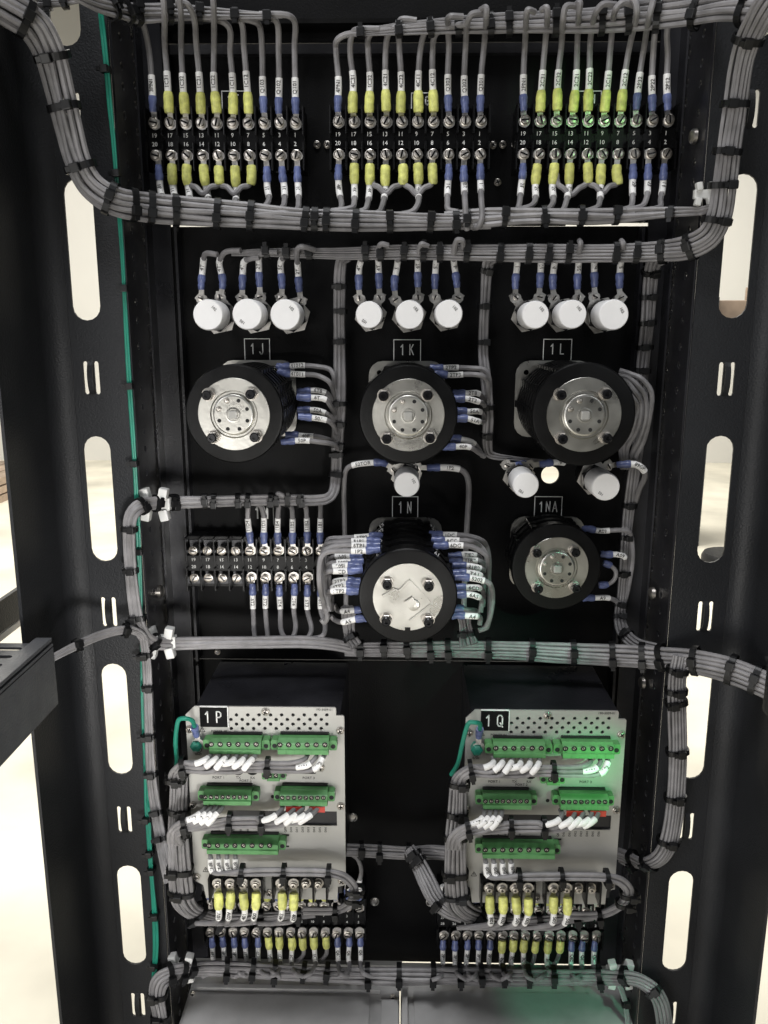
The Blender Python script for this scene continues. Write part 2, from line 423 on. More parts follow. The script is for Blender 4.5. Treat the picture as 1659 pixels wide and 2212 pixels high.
def bundle(label, path, n, ties=(), r=None, thick=0.55, layers=2, wm=None, name="wire_bundle", cat="wire bundle", per=7, drop=None, head=None, tie_w=0.0022, wob=1.0, big=1.0):
    """path rows: (px, py, depth mm, width px). n wires side by side in the front layer. ties: photo pixels (x or y) fractions along the path."""
    pts0 = [P(q[0], q[1], q[2]) for q in path]
    wid = [q[3]*mmpx(q[0], q[1], q[2])/1000/2 for q in path]
    pts = spline(pts0, per)
    hw = []
    for i in range(len(path)-1):
        for k in range(per): hw.append(wid[i]+(wid[i+1]-wid[i])*k/per)
    hw.append(wid[-1])
    acc = arclen(pts)
    root = thing(name, label, cat, pts[0])
    for ly in range(layers):
        nn = n if ly == 0 else max(2, n-1)
        for w in range(nn):
            x = -1+2*(w+0.5)/nn
            x *= (1-0.0)
            rad0 = (r if r else None)
            out = []; rr = []
            ph = [random.uniform(0, 6.28) for _ in range(4)]; fr = [random.uniform(25, 60) for _ in range(4)]
            i0 = 0; i1 = len(pts)
            if drop and ly == 0: pass
            for i in range(i0, i1):
                T, N, S = frame_at(pts, i)
                wr = r if r else hw[i]/n*1.03
                a = max(hw[i]-wr, 0.0)
                b = max(hw[i]*thick-wr*0.6, wr*0.6)
                lx = x*n/(n-1) if n > 1 and ly == 0 else x
                lx = max(-1, min(1, lx))
                yy = b*math.sqrt(max(0.0, 1-0.75*lx*lx))*(1 if ly == 0 else -0.2 if ly == 1 else -1.0)
                wb = 0.36*wr*wob
                ox = lx*a+wb*math.sin(acc[i]*fr[0]+ph[0]); oy = yy+wb*0.9*math.sin(acc[i]*fr[1]+ph[1])
                out.append(pts[i]+S*ox+N*oy); rr.append(wr)
            obj("wire", MB().tube(out, rr, 7), wm or M['wire'], root)
    for t in ties:
        hd = random.choice((-0.45, -0.2, 0.15, 0.4)) if head is None else head
        if isinstance(t, tuple): t, hd = t
        s = acc[-1]*t
        i = min(range(len(acc)), key=lambda k: abs(acc[k]-s))
        T, N, S = frame_at(pts, i); c = at_len(pts, acc, s)
        tl = random.uniform(-0.09, 0.09); T2 = (T+S*tl).normalized(); S2 = (S-T*tl).normalized()
        wr = r if r else hw[i]/n*1.03
        tie(root, c, T2, N, S2, hw[i]+0.0006, hw[i]*thick+wr*0.75, hd, tie_w, big)
    return root
def tfrac(path, marks, axis=0, per=7):
    """arc fractions at which the path crosses the photo coordinates in marks (axis 0: x, 1: y)"""
    pts = spline([P(q[0], q[1], q[2]) for q in path], per); acc = arclen(pts)
    pr = []
    for p in pts:
        v = p-CAM; z = v.dot(fwd); pr.append((CXP+FPX*v.dot(rt)/z, CYP-FPX*v.dot(upv)/z))
    out = []
    for m in marks:
        ax = axis
        if isinstance(m, tuple): ax, m = m
        best = None
        for i in range(1, len(pr)):
            u, w = pr[i-1][ax], pr[i][ax]
            if (u-m)*(w-m) <= 0 and u != w:
                t = (m-u)/(w-u); best = (acc[i-1]+(acc[i]-acc[i-1])*t)/acc[-1]; break
        if best is not None: out.append(best)
    return out
# ------------------------------------------------------------------ the hall seen behind
fl = MB(); fl.box((0, 1.0, -1.46), (14, 9, 0.01)); struct(obj("floor", fl, M['floor']))
wl = MB(); wl.box((0, 8.5, 1.2), (14, 0.05, 2.66)); struct(obj("wall", wl, M['wall']))
# stacked boards lying on the hall floor
for k, (x, y, lab) in enumerate(((-4.0, 6.2, 'stack of raw timber boards on the pale hall floor'), )):
    s = thing("timber_stack", lab, "timber", (x, y, -1.45))
    for i in range(4):
        for j in range(3):
            b = MB(); b.box((x+0.17*i, y+0.02*j, -1.42+0.075*j), (0.075, 0.8, 0.03)); obj("board", b, M['wood'], s)
sr = thing("storage_shelf", "far steel shelf holding brown cartons, seen through the slots", "shelf", (2.45, 5.0, -1.45))
for dx in (-0.42, 0.42):
    b = MB(); b.box((2.45+dx, 5.0, -0.62), (0.03, 0.25, 0.83)); obj("leg", b, M['dull'], sr)
b = MB(); b.box((2.45, 5.0, 0.03), (0.45, 0.3, 0.02)); obj("shelf_board", b, M['dull'], sr)
for k, (dx, w, h) in enumerate(((-0.25, 0.13, 0.07), (0.04, 0.10, 0.12), (0.30, 0.09, 0.05))):
    c = MB(); c.cbox((2.45+dx, 4.98, 0.052+h), (w, 0.2, h), 0.008); tag(obj("carton", c, M['wood']), ["low brown carton at the end of the far shelf", "tallest brown carton on the far shelf", "small brown carton beside the tallest one"][k], "carton")
dk = MB(); dk.lathe([(-0.0, 0.24), (0.02, 0.26), (0.16, 0.26), (0.18, 0.24)], 20)
m2 = MB(); m2.add([(1.93+v.x*0.6, 3.9+v.z*0.6, -1.449-v.y) for v in dk.v], [f[::-1] for f in dk.f], True); dr = obj("oil_drum", m2, M['post']); tag(dr, "dark low drum on the hall floor beyond the rack", "drum")

# ------------------------------------------------------------------ rack uprights
XL, XR = -0.2345, 0.2475
def flange_mb(xin, sgn, z0, z1):
    """outer flange of an upright: rounded bend off the face, running towards the camera"""
    prof = []
    r = 0.018; xo = xin+sgn*0.068
    for k in range(9):
        a = R(90*k/8); prof.append((xo-sgn*r+sgn*r*math.sin(a), 0.079+r-r*math.cos(a)))
    prof.append((xo, 0.175)); prof.append((xo+sgn*0.0025, 0.1752)); 
    inner = [(x+sgn*0.0025, d) for (x, d) in reversed(prof[8:-1])]
    back = []
    for k in reversed(range(9)):
        a = R(90*k/8); r2 = r+0.0025; back.append((xo-sgn*r+sgn*r2*math.sin(a), 0.079+r-r2*math.cos(a)))
    ring = prof+back
    n = len(ring); mb = MB()
    vs = [(x, -d, z) for z in (z0, z1) for (x, d) in ring]
    fs = [(i, (i+1) % n, n+(i+1) % n, n+i) for i in range(n)]
    mb.add(vs, fs, True); mb.f.append([len(mb.v)-2*n+i for i in range(n)]); mb.sm.append(False)
    mb.f.append([len(mb.v)-n+i for i in range(n)]); mb.sm.append(False)
    return mb
def upright(label, xin, sgn, slots, lances):
    z0, z1 = -1.45, 0.62
    t = thing("rack_upright", label, "rack upright", (xin+sgn*0.03, -0.079, z0))
    xs = sorted((xin, xin+sgn*0.0498))
    outl = [[(xs[0], z0), (xs[1], z0), (xs[1], z1), (xs[0], z1)]]
    slots = [q for q in slots if q[1] > z0+0.01 and q[2] < z1-0.01]; lances = [q for q in lances if q[1] > z0+0.01 and q[2] < z1-0.01]
    for (x, a, b) in slots: outl.append(capsule(x, a, b, 0.0240))
    for (x, a, b) in lances:
        for dx in (-0.0048, 0.0048): outl.append(capsule(x+dx, a, b, 0.0042, 4))
    obj("face", plate_mb(outl, 0.0768, 0.079), M['post'], t)
    for (x, a, b) in lances:
        mb = MB(); vs = []; n = 9
        for k in range(n):
            u = k/(n-1); z = a+(b-a)*u; h = 0.0042*math.sin(math.pi*u)**0.6
            for (dx, dh) in ((-0.0024, 0), (0.0024, 0), (0.0024, 0.0014), (-0.0024, 0.0014)): vs.append((x+dx, -(0.0775+h+dh), z))
        mb.add(vs, [(k*4+j, k*4+(j+1) % 4, k*4+4+(j+1) % 4, k*4+4+j) for k in range(n-1) for j in range(4)])
        obj("tie_bridge", mb, M['post'], t)
    obj("flange", flange_mb(xin, sgn, z0, z1), M['post'], t)
    # inner web with the rows of equipment holes
    ol = [[(-0.004, z0), (0.0766, z0), (0.0766, z1), (-0.004, z1)]]
    z = -0.72; k = 0
    while z < 0.27:
        for dd in (0.022, 0.055): ol.append(circ(dd, z+(0.006 if dd > 0.03 else 0), 0.0034, 8))
        z += 0.0222 if k % 2 else 0.0158; k += 1
    w = plate_mb(ol, 0, 0.002)
    mb = MB(); mb.add([(xin-sgn*0.0015*0-sgn*v.y*1.0*-1, -v.x, v.z) for v in w.v], w.f)
    obj("web", mb, M['rail'], t)
    # panel mounting angle in front of the web
    mb = MB(); xa = xin-sgn*0.0125
    mb.box((xa, -0.0020, (z0+z1)/2), (0.0095, 0.0012, (z1-z0)/2)); mb.box((xa+sgn*0.0085, -0.0125, (z0+z1)/2), (0.0009, 0.0092, (z1-z0)/2))
    obj("panel_angle", mb, M['rail'], t)
    return t
def zs(x, a, b, d=79): return (P(x, a, d).z, P(x, b, d).z)
lx = P(217, 1076, 79).x; rx = P(1545, 1085, 79).x
t0 = P(180, 385, 79).z; pitch = (P(180, 385, 79).z-P(285, 1870, 79).z)/3; ln = 0.1245
ln = sum(P(x, a, 79).z-P(x, b, 79).z for (x, a, b) in ((180, 385, 690), (217, 940, 1212), (252, 1435, 1673), (285, 1870, 2085)))/4
SL = [(lx, t0-k*pitch-ln, t0-k*pitch) for k in range(-1, 7)]
rt0 = P(1612, 375, 79).z
SRr = [(rx, rt0-k*pitch-ln, rt0-k*pitch) for k in range(-1, 7)]
l0 = P(200, 780, 79).z; lln = P(200, 780, 79).z-P(200, 852, 79).z
LL = [(lx, l0-k*pitch-lln, l0-k*pitch) for k in range(-1, 6)]
r0 = P(1571, 782, 79).z
LR = [(rx, r0-k*pitch-lln, r0-k*pitch) for k in range(-1, 6)]
upl = upright("charcoal slotted rack upright beside the green earth wires", XL, -1, SL, LL)
upr = upright("charcoal slotted rack upright beside relay 1Q, without green wires", XR, 1, SRr, LR)
for (x, y, d, u) in ((310, 1277, 40, upl), (1445, 1282, 40, upr), (1398, 1475, 30, upr), (1437, 590/2, 60, upr)):
    xx = (XL+0.002) if u is upl else (XR-0.004)
    p = P(x, y, d)
    hd = MB(); hd.lathe([(0, 0.0062), (0.003, 0.006), (0.0045, 0.0045), (0.005, 0.002)], 14)
    sg = 1 if u is upl else -1
    m2 = MB(); m2.add([(xx-sg*v.y, -d/1000+v.x, p.z+v.z) for v in hd.v], hd.f, True)
    obj("rail_bolt", m2, M['steel'], u)

# ------------------------------------------------------------------ panels between the uprights
X0, X1 = -0.2315, 0.2445
def panel(label, z0, z1, holes=(), notch=(), flangem='panel'):
    t = struct(link("back_panel", None, None, ((X0+X1)/2, 0, z0)))
    low = [(X0, z0)]
    for (a, b) in notch: low += [(a, z0), (a, z0+0.0026), (b, z0+0.0026), (b, z0)]
    ol = [low+[(X1, z0), (X1, z1), (X0, z1)]]+[circ(*h, 24) for h in holes]
    obj("sheet", plate_mb(ol, -0.003, 0.0), M['panel'], t)
    for sx in (X0+0.0255, X1-0.0255):
        mb = MB(); mb.box((sx, -0.0065, (z0+z1)/2), (0.0012, 0.0063, (z1-z0)/2-0.002)); obj("stiffener", mb, M['rail'], t)
    return t
na = [(P(335, 490).x, P(443, 490).x), (P(1222, 488).x, P(1432, 488).x)]
p_top = panel("black blank panel above the terminal blocks 1F, 1G and 1H", 0.2475, 0.60)
p_tb = panel("black panel carrying the terminal blocks 1F, 1G and 1H", 0.0937, 0.2465, notch=na)
hc = P(1188.5, 1026)
p_sw = panel("black panel carrying the rotary switches and white resistors", -0.3325, 0.0932, holes=[(hc.x, hc.z, 0.0088)])
p_rl = panel("black panel carrying the relays 1P and 1Q", -0.694, -0.3335)
mb = MB(); mb.box((0.006, -0.004, 0.2405), (0.212, 0.004, 0.004)); obj("top_lip", mb, M['rail'], p_tb)
mb = MB(); mb.cbox((0.006, -0.012, 0.285), (0.215, 0.012, 0.030), 0.004); obj("wire_channel", mb, M['panel'], p_top)
for (x, y, pn) in ((685, 313, p_tb), (707, 313, p_tb), (1065, 314, p_tb), (1086, 313, p_tb), (1112, 313, p_tb), (1075, 394, p_tb), (470, 1408, p_rl), (1395, 1474, p_rl)):
    place_screw(pn, P(x, y, 0), PSCR, cross=True)
for (x, y) in ((809, 1947), (930, 1948), (762, 1765)):
    c = P(x, y, 0); r_ = MB(); r_.lathe([(0, 0.0052), (0.0012, 0.0050), (0.0016, 0.0040), (0.0005, 0.0028)], 16, c, cap=True)
    obj("grommet", r_, M['tin'], p_rl)

# engraved name plates with stroke lettering
GLY = {'1': [[(0.15, .75), (.5, 1), (.5, 0)]], 'J': [[(.8, 1), (.8, .2), (.6, 0), (.3, 0), (.1, .2)]], 'K': [[(.1, 0), (.1, 1)], [(.8, 1), (.1, .4)], [(.32, .58), (.85, 0)]],
       'L': [[(.15, 1), (.15, 0), (.8, 0)]], 'M': [[(.05, 0), (.05, 1), (.5, .35), (.95, 1), (.95, 0)]], 'N': [[(.1, 0), (.1, 1), (.85, 0), (.85, 1)]],
       'A': [[(.05, 0), (.5, 1), (.95, 0)], [(.2, .33), (.8, .33)]], 'P': [[(.15, 0), (.15, 1), (.6, 1), (.85, .85), (.85, .6), (.6, .47), (.15, .47)]],
       'Q': [[(.3, 0), (.1, .2), (.1, .8), (.3, 1), (.7, 1), (.9, .8), (.9, .2), (.7, 0), (.3, 0)], [(.55, .3), (.95, -.08)]],
       'F': [[(.15, 0), (.15, 1), (.8, 1)], [(.15, .52), (.65, .52)]], 'G': [[(.9, .8), (.7, 1), (.3, 1), (.1, .8), (.1, .2), (.3, 0), (.7, 0), (.9, .2), (.9, .48), (.55, .48)]],
       'H': [[(.1, 0), (.1, 1)], [(.85, 0), (.85, 1)], [(.1, .5), (.85, .5)]]}
def strokes(mb, s, x0, z0, w, h, d, th, gap):
    x = x0
    for ch in s:
        if ch == ' ': x += w*0.55; continue
        for ln_ in GLY[ch]:
            for (a, b) in zip(ln_[:-1], ln_[1:]):
                A = Vector((x+a[0]*w, -d, z0+a[1]*h)); B = Vector((x+b[0]*w, -d, z0+b[1]*h)); v = B-A
                n = Vector((-v.z, 0, v.x)).normalized()*th/2; e = v.normalized()*th*0.35
                mb.add([A-e-n, B+e-n, B+e+n, A-e+n, A-e-n+Vector((0, -.00015, 0)), B+e-n+Vector((0, -.00015, 0)), B+e+n+Vector((0, -.00015, 0)), A-e+n+Vector((0, -.00015, 0))],
                       [(4, 5, 6, 7), (0, 1, 5, 4), (1, 2, 6, 5), (2, 3, 7, 6), (3, 0, 4, 7)])
        x += w+gap
def nameplate(s, box, lab, d=0.0, bright=False, th=0.0009):
    a = P(box[0], box[1], d+1.6); b = P(box[2], box[3], d+1.6)
    x0, x1, z1, z0 = a.x, b.x, a.z, b.z
    t = thing("name_plate", lab, "name plate", ((x0+x1)/2, -d/1000, z0))
    mb = MB(); mb.box(((x0+x1)/2, -d/1000-0.0008, (z0+z1)/2), ((x1-x0)/2, 0.0008, (z1-z0)/2)); obj("plate", mb, M['panel'], t)
    e = 0.00035; mb = MB(); dd = d/1000+0.0016
    for (cx, cz, hx, hz) in (((x0+x1)/2, z1-e, (x1-x0)/2, e), (x0+e, (z0+z1)/2, e, (z1-z0)/2-2*e), (x1-e, (z0+z1)/2, e, (z1-z0)/2-2*e)):
        mb.box((cx, -dd-0.0001, cz), (hx, 0.0001, hz))
    obj("border", mb, M['white'], t)
    W = x1-x0; H = z1-z0; n = len(s.replace(' ', ''))
    gw = W*0.17; h = H*0.46 if not bright else H*0.5
    gap = gw*0.95 if n == 2 else gw*0.42
    tot = n*gw+(n-1)*gap
    mb = MB(); strokes(mb, s.replace(' ', ''), (x0+x1)/2-tot/2, (z0+z1)/2-h*0.42, gw, h, dd, th, gap)
    obj("engraving", mb, M['white'], t)
    return t
nameplate("1J", (527, 731, 584, 779), "engraved plate reading 1J")
nameplate("1K", (850, 733, 909, 781), "engraved plate reading 1K")
nameplate("1L", (1174, 732, 1234, 779), "engraved plate reading 1L")
nameplate("1M", (538, 1082, 592, 1136), "engraved plate reading 1M", th=0.0014)
nameplate("1N", (847, 1072, 903, 1124), "engraved plate reading 1N")
nameplate("1NA", (1155, 1072, 1213, 1120), "engraved plate reading 1NA")
nameplate("1F", (478, 196, 530, 236), "engraved plate reading 1F behind the upper leads")
nameplate("1G", (888, 200, 940, 238), "engraved plate reading 1G behind the upper leads")
nameplate("1H", (1246, 196, 1298, 234), "engraved plate reading 1H behind the upper leads")

# ------------------------------------------------------------------ bolted beams and chassis in front
def beam(label, x0, x1, z0, z1, d0, d1, slots, m):
    t = thing("ventilated_beam", label, "beam", ((x0+x1)/2, -d0, z0))
    # top sheet with real slots: drawn in X-depth plane
    ol = [[(x0, d0), (x1, d0), (x1, d1), (x0, d1)]]
    for (sx0, sx1, sd, w) in slots: ol.append([(y, x) for (x, y) in capsule(sd, sx0, sx1, w, 5)])
    w = plate_mb(ol, 0, 0.002); mb = MB(); mb.add([(v.x, -v.z, z1+v.y) for v in w.v], w.f); obj("top_sheet", mb, m, t)
    mb = MB(); mb.box((x1-0.0012, -(d0+d1)/2, (z0+z1)/2-0.0015), (0.0012, (d1-d0)/2, (z1-z0)/2-0.0015)); mb.box((x0+0.0012, -(d0+d1)/2, (z0+z1)/2-0.0015), (0.0012, (d1-d0)/2, (z1-z0)/2-0.0015)); obj("side_sheet", mb, m, t)
    mb = MB(); mb.box(((x0+x1)/2, -(d0+d1)/2, z1-0.010), ((x1-x0)/2-0.003, (d1-d0)/2-0.002, 0.0015)); obj("slot_shade_sheet", mb, M['panel'], t)  # dark sheet added close under the top so its slots look shaded
    mb = MB(); mb.cbox((x1-0.007, -(d0+d1)/2, z1+0.0035), (0.0065, (d1-d0)/2, 0.0015), 0.0006); obj("edge_strip", mb, m, t)
    return t
bt = P(112, 1392, 178); bb = P(122, 1522, 178)
sl = []
for k in range(7):
    dd = 0.188+0.0165*k
    sl.append((bt.x-0.060, bt.x-0.020, dd, 0.006)); sl.append((bt.x-0.130, bt.x-0.066, dd, 0.006))
beam("grey ventilated beam with slotted top bolted to the upright by the green wires", bt.x-0.16, bt.x, bb.z, bt.z, 0.176, 0.56, sl, M['dull'])
b1 = P(45, 1272, 120); b2 = P(48, 1333, 120)
t = thing("side_bracket", "dark side bracket with a light lower flange outside the upright", "bracket", (b1.x-0.06, -0.1, b2.z))
mb = MB(); mb.box((b1.x-0.004, -0.27, (b1.z+b2.z)/2), (0.002, 0.17, (b1.z-b2.z)/2)); obj("web", mb, M['post'], t)
mb = MB(); mb.cbox((b1.x-0.012, -0.27, b2.z-0.0045), (0.010, 0.17, 0.003), 0.001); obj("lower_flange", mb, M['galv'], t)
q = P(1648, 1478, 178)
t = thing("side_bracket", "dark bracket end outside the upright beside relay 1Q", "bracket", (q.x+0.03, -0.18, q.z-0.02))
mb = MB(); mb.cbox((q.x+0.03, -0.27, q.z), (0.03, 0.09, 0.022), 0.003); obj("channel", mb, M['post'], t)
mb = MB(); mb.cbox((q.x+0.03, -0.27, q.z+0.0235), (0.032, 0.09, 0.0014), 0.0006); obj("top_flange", mb, M['post'], t)

def chassis(label, xa, xb, zt, m, step):
    t = thing("relay_chassis", label, "chassis", ((xa+xb)/2, -0.1, zt-0.12))
    mb = MB(); mb.cbox(((xa+xb)/2, -0.150, zt-0.0615), ((xb-xa)/2, 0.146, 0.060), 0.002); obj("case", mb, m, t)
    mb = MB(); mb.cbox(((xa+xb)/2, -0.0075, zt+0.0085), ((xb-xa)/2+0.003, 0.0035, 0.0016), 0.0004); obj("rear_flange", mb, M['alu'], t)
    if step:
        w = xb-xa
        mb = MB(); mb.cbox((xa+w*0.46, -0.0375, zt+0.0022), (w*0.46-0.002, 0.0030, 0.0022), 0.0008); obj("cover_lip", mb, m, t)
        mb = MB(); mb.cbox((xa+w*0.44, -0.166, zt+0.0022), (w*0.44-0.004, 0.118, 0.0022), 0.0012); obj("cover_sheet", mb, m, t)
        mb = MB(); mb.cbox((xb-0.010, -0.172, zt+0.0030), (0.009, 0.118, 0.0030), 0.001); obj("cover_fold", mb, m, t)
        for sx in (0.03, 0.97):
            place_screw(t, (xa+w*sx, -0.050, zt+0.006), PSCR, cross=True)
    else:
        mb = MB(); mb.cbox((xa+0.004, -0.16, zt+0.006), (0.003, 0.135, 0.0055), 0.001); obj("side_fold", mb, m, t)
        mb = MB(); mb.cbox(((xa+xb)/2+0.004, -0.165, zt+0.0008), ((xb-xa)/2-0.010, 0.13, 0.0010), 0.0005); obj("cover_sheet", mb, m, t)
    return t
eL = P(424, 2066, 5); eR = P(800, 2070, 5); fL = P(866, 2070, 5); fR = P(1312, 2076, 5)
zt = -0.700
chassis("galvanised chassis with stepped cover lip below the relay 1P", eL.x, fL.x-0.0015, zt, M['galv'], True)
chassis("plain galvanised chassis below the relay 1Q", fL.x, fR.x+0.012, zt-0.002, M['galv'], False)
# ------------------------------------------------------------------ terminal blocks
def lerp(a, b, t): return a+(b-a)*t
def terminal_block(label, ident, tl, tr, bl, br, n, d=25, dx_end=0.5, nums=None, skip_top=False, ns=0.0050):
    A, B, C, D = P(*tl, d), P(*tr, d), P(*bl, d), P(*br, d)
    zt = (A.z+B.z)/2; zb = (C.z+D.z)/2; xa = (A.x+C.x)/2; xb = (B.x+D.x)/2
    pit = (xb-xa)/(n-1); x0 = xa-pit*0.5; x1 = xb+pit*0.5
    t = thing("terminal_block", label, "terminal block", ((x0+x1)/2, 0, (zt+zb)/2))
    D0 = d/1000
    mb = MB(); mb.cbox(((x0+x1)/2, -(D0-0.006)/2-0.0004, (zt+zb)/2), ((x1-x0)/2, (D0-0.006)/2, (zt-zb)/2+0.0125), 0.001); obj("base", mb, M['block'], t)
    mb = MB(); mb.cbox(((x0+x1)/2, -D0+0.0035, (zt+zb)/2), ((x1-x0)/2, 0.0045, 0.0082), 0.0008); obj("number_ridge", mb, M['block'], t)
    for k in range(n+1):
        x = x0+pit*k
        mb = MB()
        for z in (zt, zb): mb.cbox((x, -D0-0.0005, z+(0.0012 if z == zt else -0.0012)), (0.0008, 0.0065, 0.0116), 0.0004)
        mb.box((x, -D0-0.0012, (zt+zb)/2), (0.0006, 0.0006, 0.0085))
        obj("barrier", mb, M['block'], t)
    for k in range(n):
        x = xa+pit*k
        for (row, z) in ((0, zt), (1, zb)):
            cm = MB(); cm.box((x, -D0+0.0050, z), (0.0050, 0.0008, 0.0085)); obj("contact", cm, M['dark_steel'], t)
            place_screw(t, (x, -D0-0.0040, z), SCR, scale=1.02)
            sk = MB(); sk.lathe([(-0.006, 0.0032), (0.004, 0.0032)], 10, (x, -D0, z)); obj('screw_shank', sk, M['tin'], t)
        if nums:
            a, b = nums[k]
            text(str(a), ns, (x-0.001, -D0-0.0011, (zt+zb)/2+0.0036), M['white'], t)
            text(str(b), ns, (x-0.001, -D0-0.0011, (zt+zb)/2-0.0036), M['white'], t)
    return dict(t=t, xa=xa, pit=pit, zt=zt, zb=zb, d=d)
N20 = [(19-2*k, 20-2*k) for k in range(10)]
terminal_block("black terminal block 1F next to the green earth wires", "1F", (335, 267.5), (639.5, 267.5), (339, 338), (641.5, 338), 10, nums=N20)
terminal_block("black terminal block 1G between the blocks 1F and 1H", "1G", (732, 264), (1039, 264), (732.5, 336), (1037, 336), 10, nums=N20)
terminal_block("black terminal block 1H beside the perforated rail", "1H", (1132.5, 262), (1442, 262), (1130, 335), (1437, 335), 10, nums=N20)
terminal_block("black terminal block 1M with four empty poles", "1M", (419.5, 1187.5), (694, 1187.5), (422.5, 1246), (694, 1246), 10, nums=N20, ns=0.0046)
N28 = [(27-2*k, 28-2*k) for k in range(14)]
CL = [456, 479, 504, 528, 556, 579, 603, 629, 654, 678, 704, 729, 753, 777]
CR = [959, 985, 1010, 1034, 1060, 1086, 1109, 1134, 1159, 1186, 1211, 1236, 1261, 1288]
terminal_block("black fourteen pole terminal block below relay 1P", "P", (451, 1953), (776, 1953), (456, 2011), (777, 2011), 14, d=36, nums=N28, ns=0.0040)
terminal_block("black fourteen pole terminal block below relay 1Q", "Q", (957, 1960), (1289, 1962), (959, 2018), (1288, 2019), 14, d=36, nums=N28, ns=0.0040)

# ------------------------------------------------------------------ leads on the upper blocks
KT = "BYYYYYYBBB"
def colname(k): return 19-2*k
WR = 0.0025
upA = [[(330, 240), (328, 190), (318, 105), (308, 48, 42), (292, 24, 52)],
       [(366, 240), (361, 170), (356, 100), (352, 30, 86), (351, -25, 92)],
       [(399, 240), (394, 170), (391, 100), (390, 25, 84), (385, -25, 92)],
       [(434, 240), (429, 172), (426, 100), (420, 38, 66), (405, 10, 80), (380, 2, 82)],
       [(468, 240), (464, 172), (463, 100), (460, 20, 72), (459, -20, 78)],
       [(502, 240), (499, 172), (498, 110), (495, 64, 42), (478, 47, 48), (430, 38, 50)],
       [(535, 240), (532, 170), (529, 100), (522, 50, 44), (505, 39, 50), (460, 34, 52)],
       [(570, 240), (569, 178), (567, 120), (562, 58, 42), (551, 44, 48), (500, 36, 50)],
       [(604, 240), (603, 178), (603, 110), (601, 56, 42), (590, 42, 48), (540, 35, 50)],
       [(638, 240), (637, 176), (638, 100), (636, 50, 44), (622, 35, 50), (560, 31, 52)]]
upB = [[(731, 240), (730, 175), (727, 105), (728, 86, 38), (745, 75, 42), (790, 72, 44)],
       [(765, 240), (762, 175), (758, 120), (757, 82, 40), (768, 65, 44), (820, 62, 46)],
       [(799, 240), (798, 172), (796, 100), (797, 82, 40), (810, 67, 44), (860, 62, 46)],
       [(834, 240), (833, 172), (832, 110), (836, 76, 42), (850, 62, 45), (890, 57, 47)],
       [(868, 240), (866, 172), (864, 100), (863, 58, 44), (866, 44, 48), (900, 44, 48)],
       [(903, 240), (904, 172), (907, 110), (918, 74, 44), (930, 50, 48), (950, 48, 48)],
       [(936, 240), (934, 170), (934, 110), (939, 76, 44), (960, 58, 48), (1010, 52, 64)],
       [(970, 240), (969, 178), (968, 100), (966, 55, 48), (973, 35, 68), (1000, 36, 66)],
       [(1004, 240), (1004, 176), (1006, 100), (1009, 50, 66), (1022, 29, 72), (1052, 28, 68)],
       [(1039, 240), (1041, 172), (1046, 90), (1051, 35, 74), (1048, 16, 76), (1038, 22, 70)]]
upC = [[(1131, 240), (1131, 172), (1134, 100), (1137, 40, 76), (1141, 22, 82), (1155, 26, 78)],
       [(1168, 240), (1171, 168), (1178, 90), (1181, 35, 80), (1180, 16, 84), (1170, 22, 78)],
       [(1203, 240), (1207, 166), (1213, 100), (1217, 40, 80), (1224, 15, 84), (1250, 14, 78)],
       [(1237, 240), (1243, 168), (1250, 90), (1255, 25, 82), (1253, 7, 84), (1240, 14, 78)],
       [(1271, 240), (1272, 168), (1278, 90), (1288, 26, 80), (1300, 10, 84), (1330, 10, 78)],
       [(1306, 240), (1311, 166), (1320, 80), (1329, 22, 82), (1342, 8, 84), (1370, 12, 78)],
       [(1341, 240), (1350, 164), (1361, 100), (1375, 30, 84), (1374, 5, 86), (1362, -12, 82)],
       [(1375, 240), (1381, 172), (1388, 105), (1404, 35, 84), (1410, 0, 86), (1410, -20, 82)],
       [(1409, 240), (1408, 172), (1411, 120), (1413, 72, 40), (1420, 45, 44)],
       [(1442, 240), (1443, 178), (1442, 120), (1441, 72, 40), (1445, 45, 44)]]
colsA = [335.5, 370, 403, 436.5, 469, 503, 537.5, 573, 606.5, 639.5]
colsB = [732, 766, 800, 835.5, 868.5, 903, 936.5, 970, 1004.5, 1039]
colsC = [1132.5, 1167, 1201.5, 1236, 1270.5, 1305, 1339.5, 1373.5, 1408.5, 1442]
txA = ["3PN1", "1C31", "1C32", "1C21", "1C22", "1C11", "1C12", "Q103", "Q102", "Q101"]
txB = ["4PN1", "4C31", "4C32", "4C21", "4C22", "4C11", "4C12", "Q303", "Q302", "Q301"]
txC = ["2PN1", "2C31", "2C32", "2C21", "2C22", "2C11", "2C12", "2P32", "2P22", "2P12"]
for blk, cols, rowy, paths, txs in (("1F", colsA, 267.5, upA, txA), ("1G", colsB, 264, upB, txB), ("1H", colsC, 262, upC, txC)):
    for k in range(10):
        cn = "yellow" if KT[k] == 'Y' else "blue"
        pth = [(cols[k], rowy, 28.5)]+[q if len(q) > 2 else (q[0], q[1], 31) for q in paths[k]]
        lead(f"{cn} sleeved grey lead marked {txs[k]} on upper terminal {colname(k)} of block {blk}", pth, KT[k], mark=txs[k], r=WR, group="leads on the upper terminal blocks")
loA = [[(343, 378), (348, 410), (354, 435, 42), (352, 448, 50)], [(372, 378), (377, 412), (380, 436, 44), (378, 450, 52)], [(405, 378), (408, 412), (409, 436, 46), (405, 452, 54)],
       [(440, 378), (446, 415), (448, 440, 46), (445, 456, 54)], None, [(507, 378), (509, 415), (507, 444, 46), (503, 458, 54)], None,
       [(576, 378), (578, 405), (580, 430, 40), (574, 447, 50), (548, 454, 58), (500, 452, 60)],
       [(609, 378), (612, 405), (614, 432, 42), (607, 449, 54), (580, 455, 62), (520, 459, 64)],
       [(643, 378), (645, 405), (646, 434, 44), (640, 452, 56), (610, 460, 64), (540, 466, 66)]]
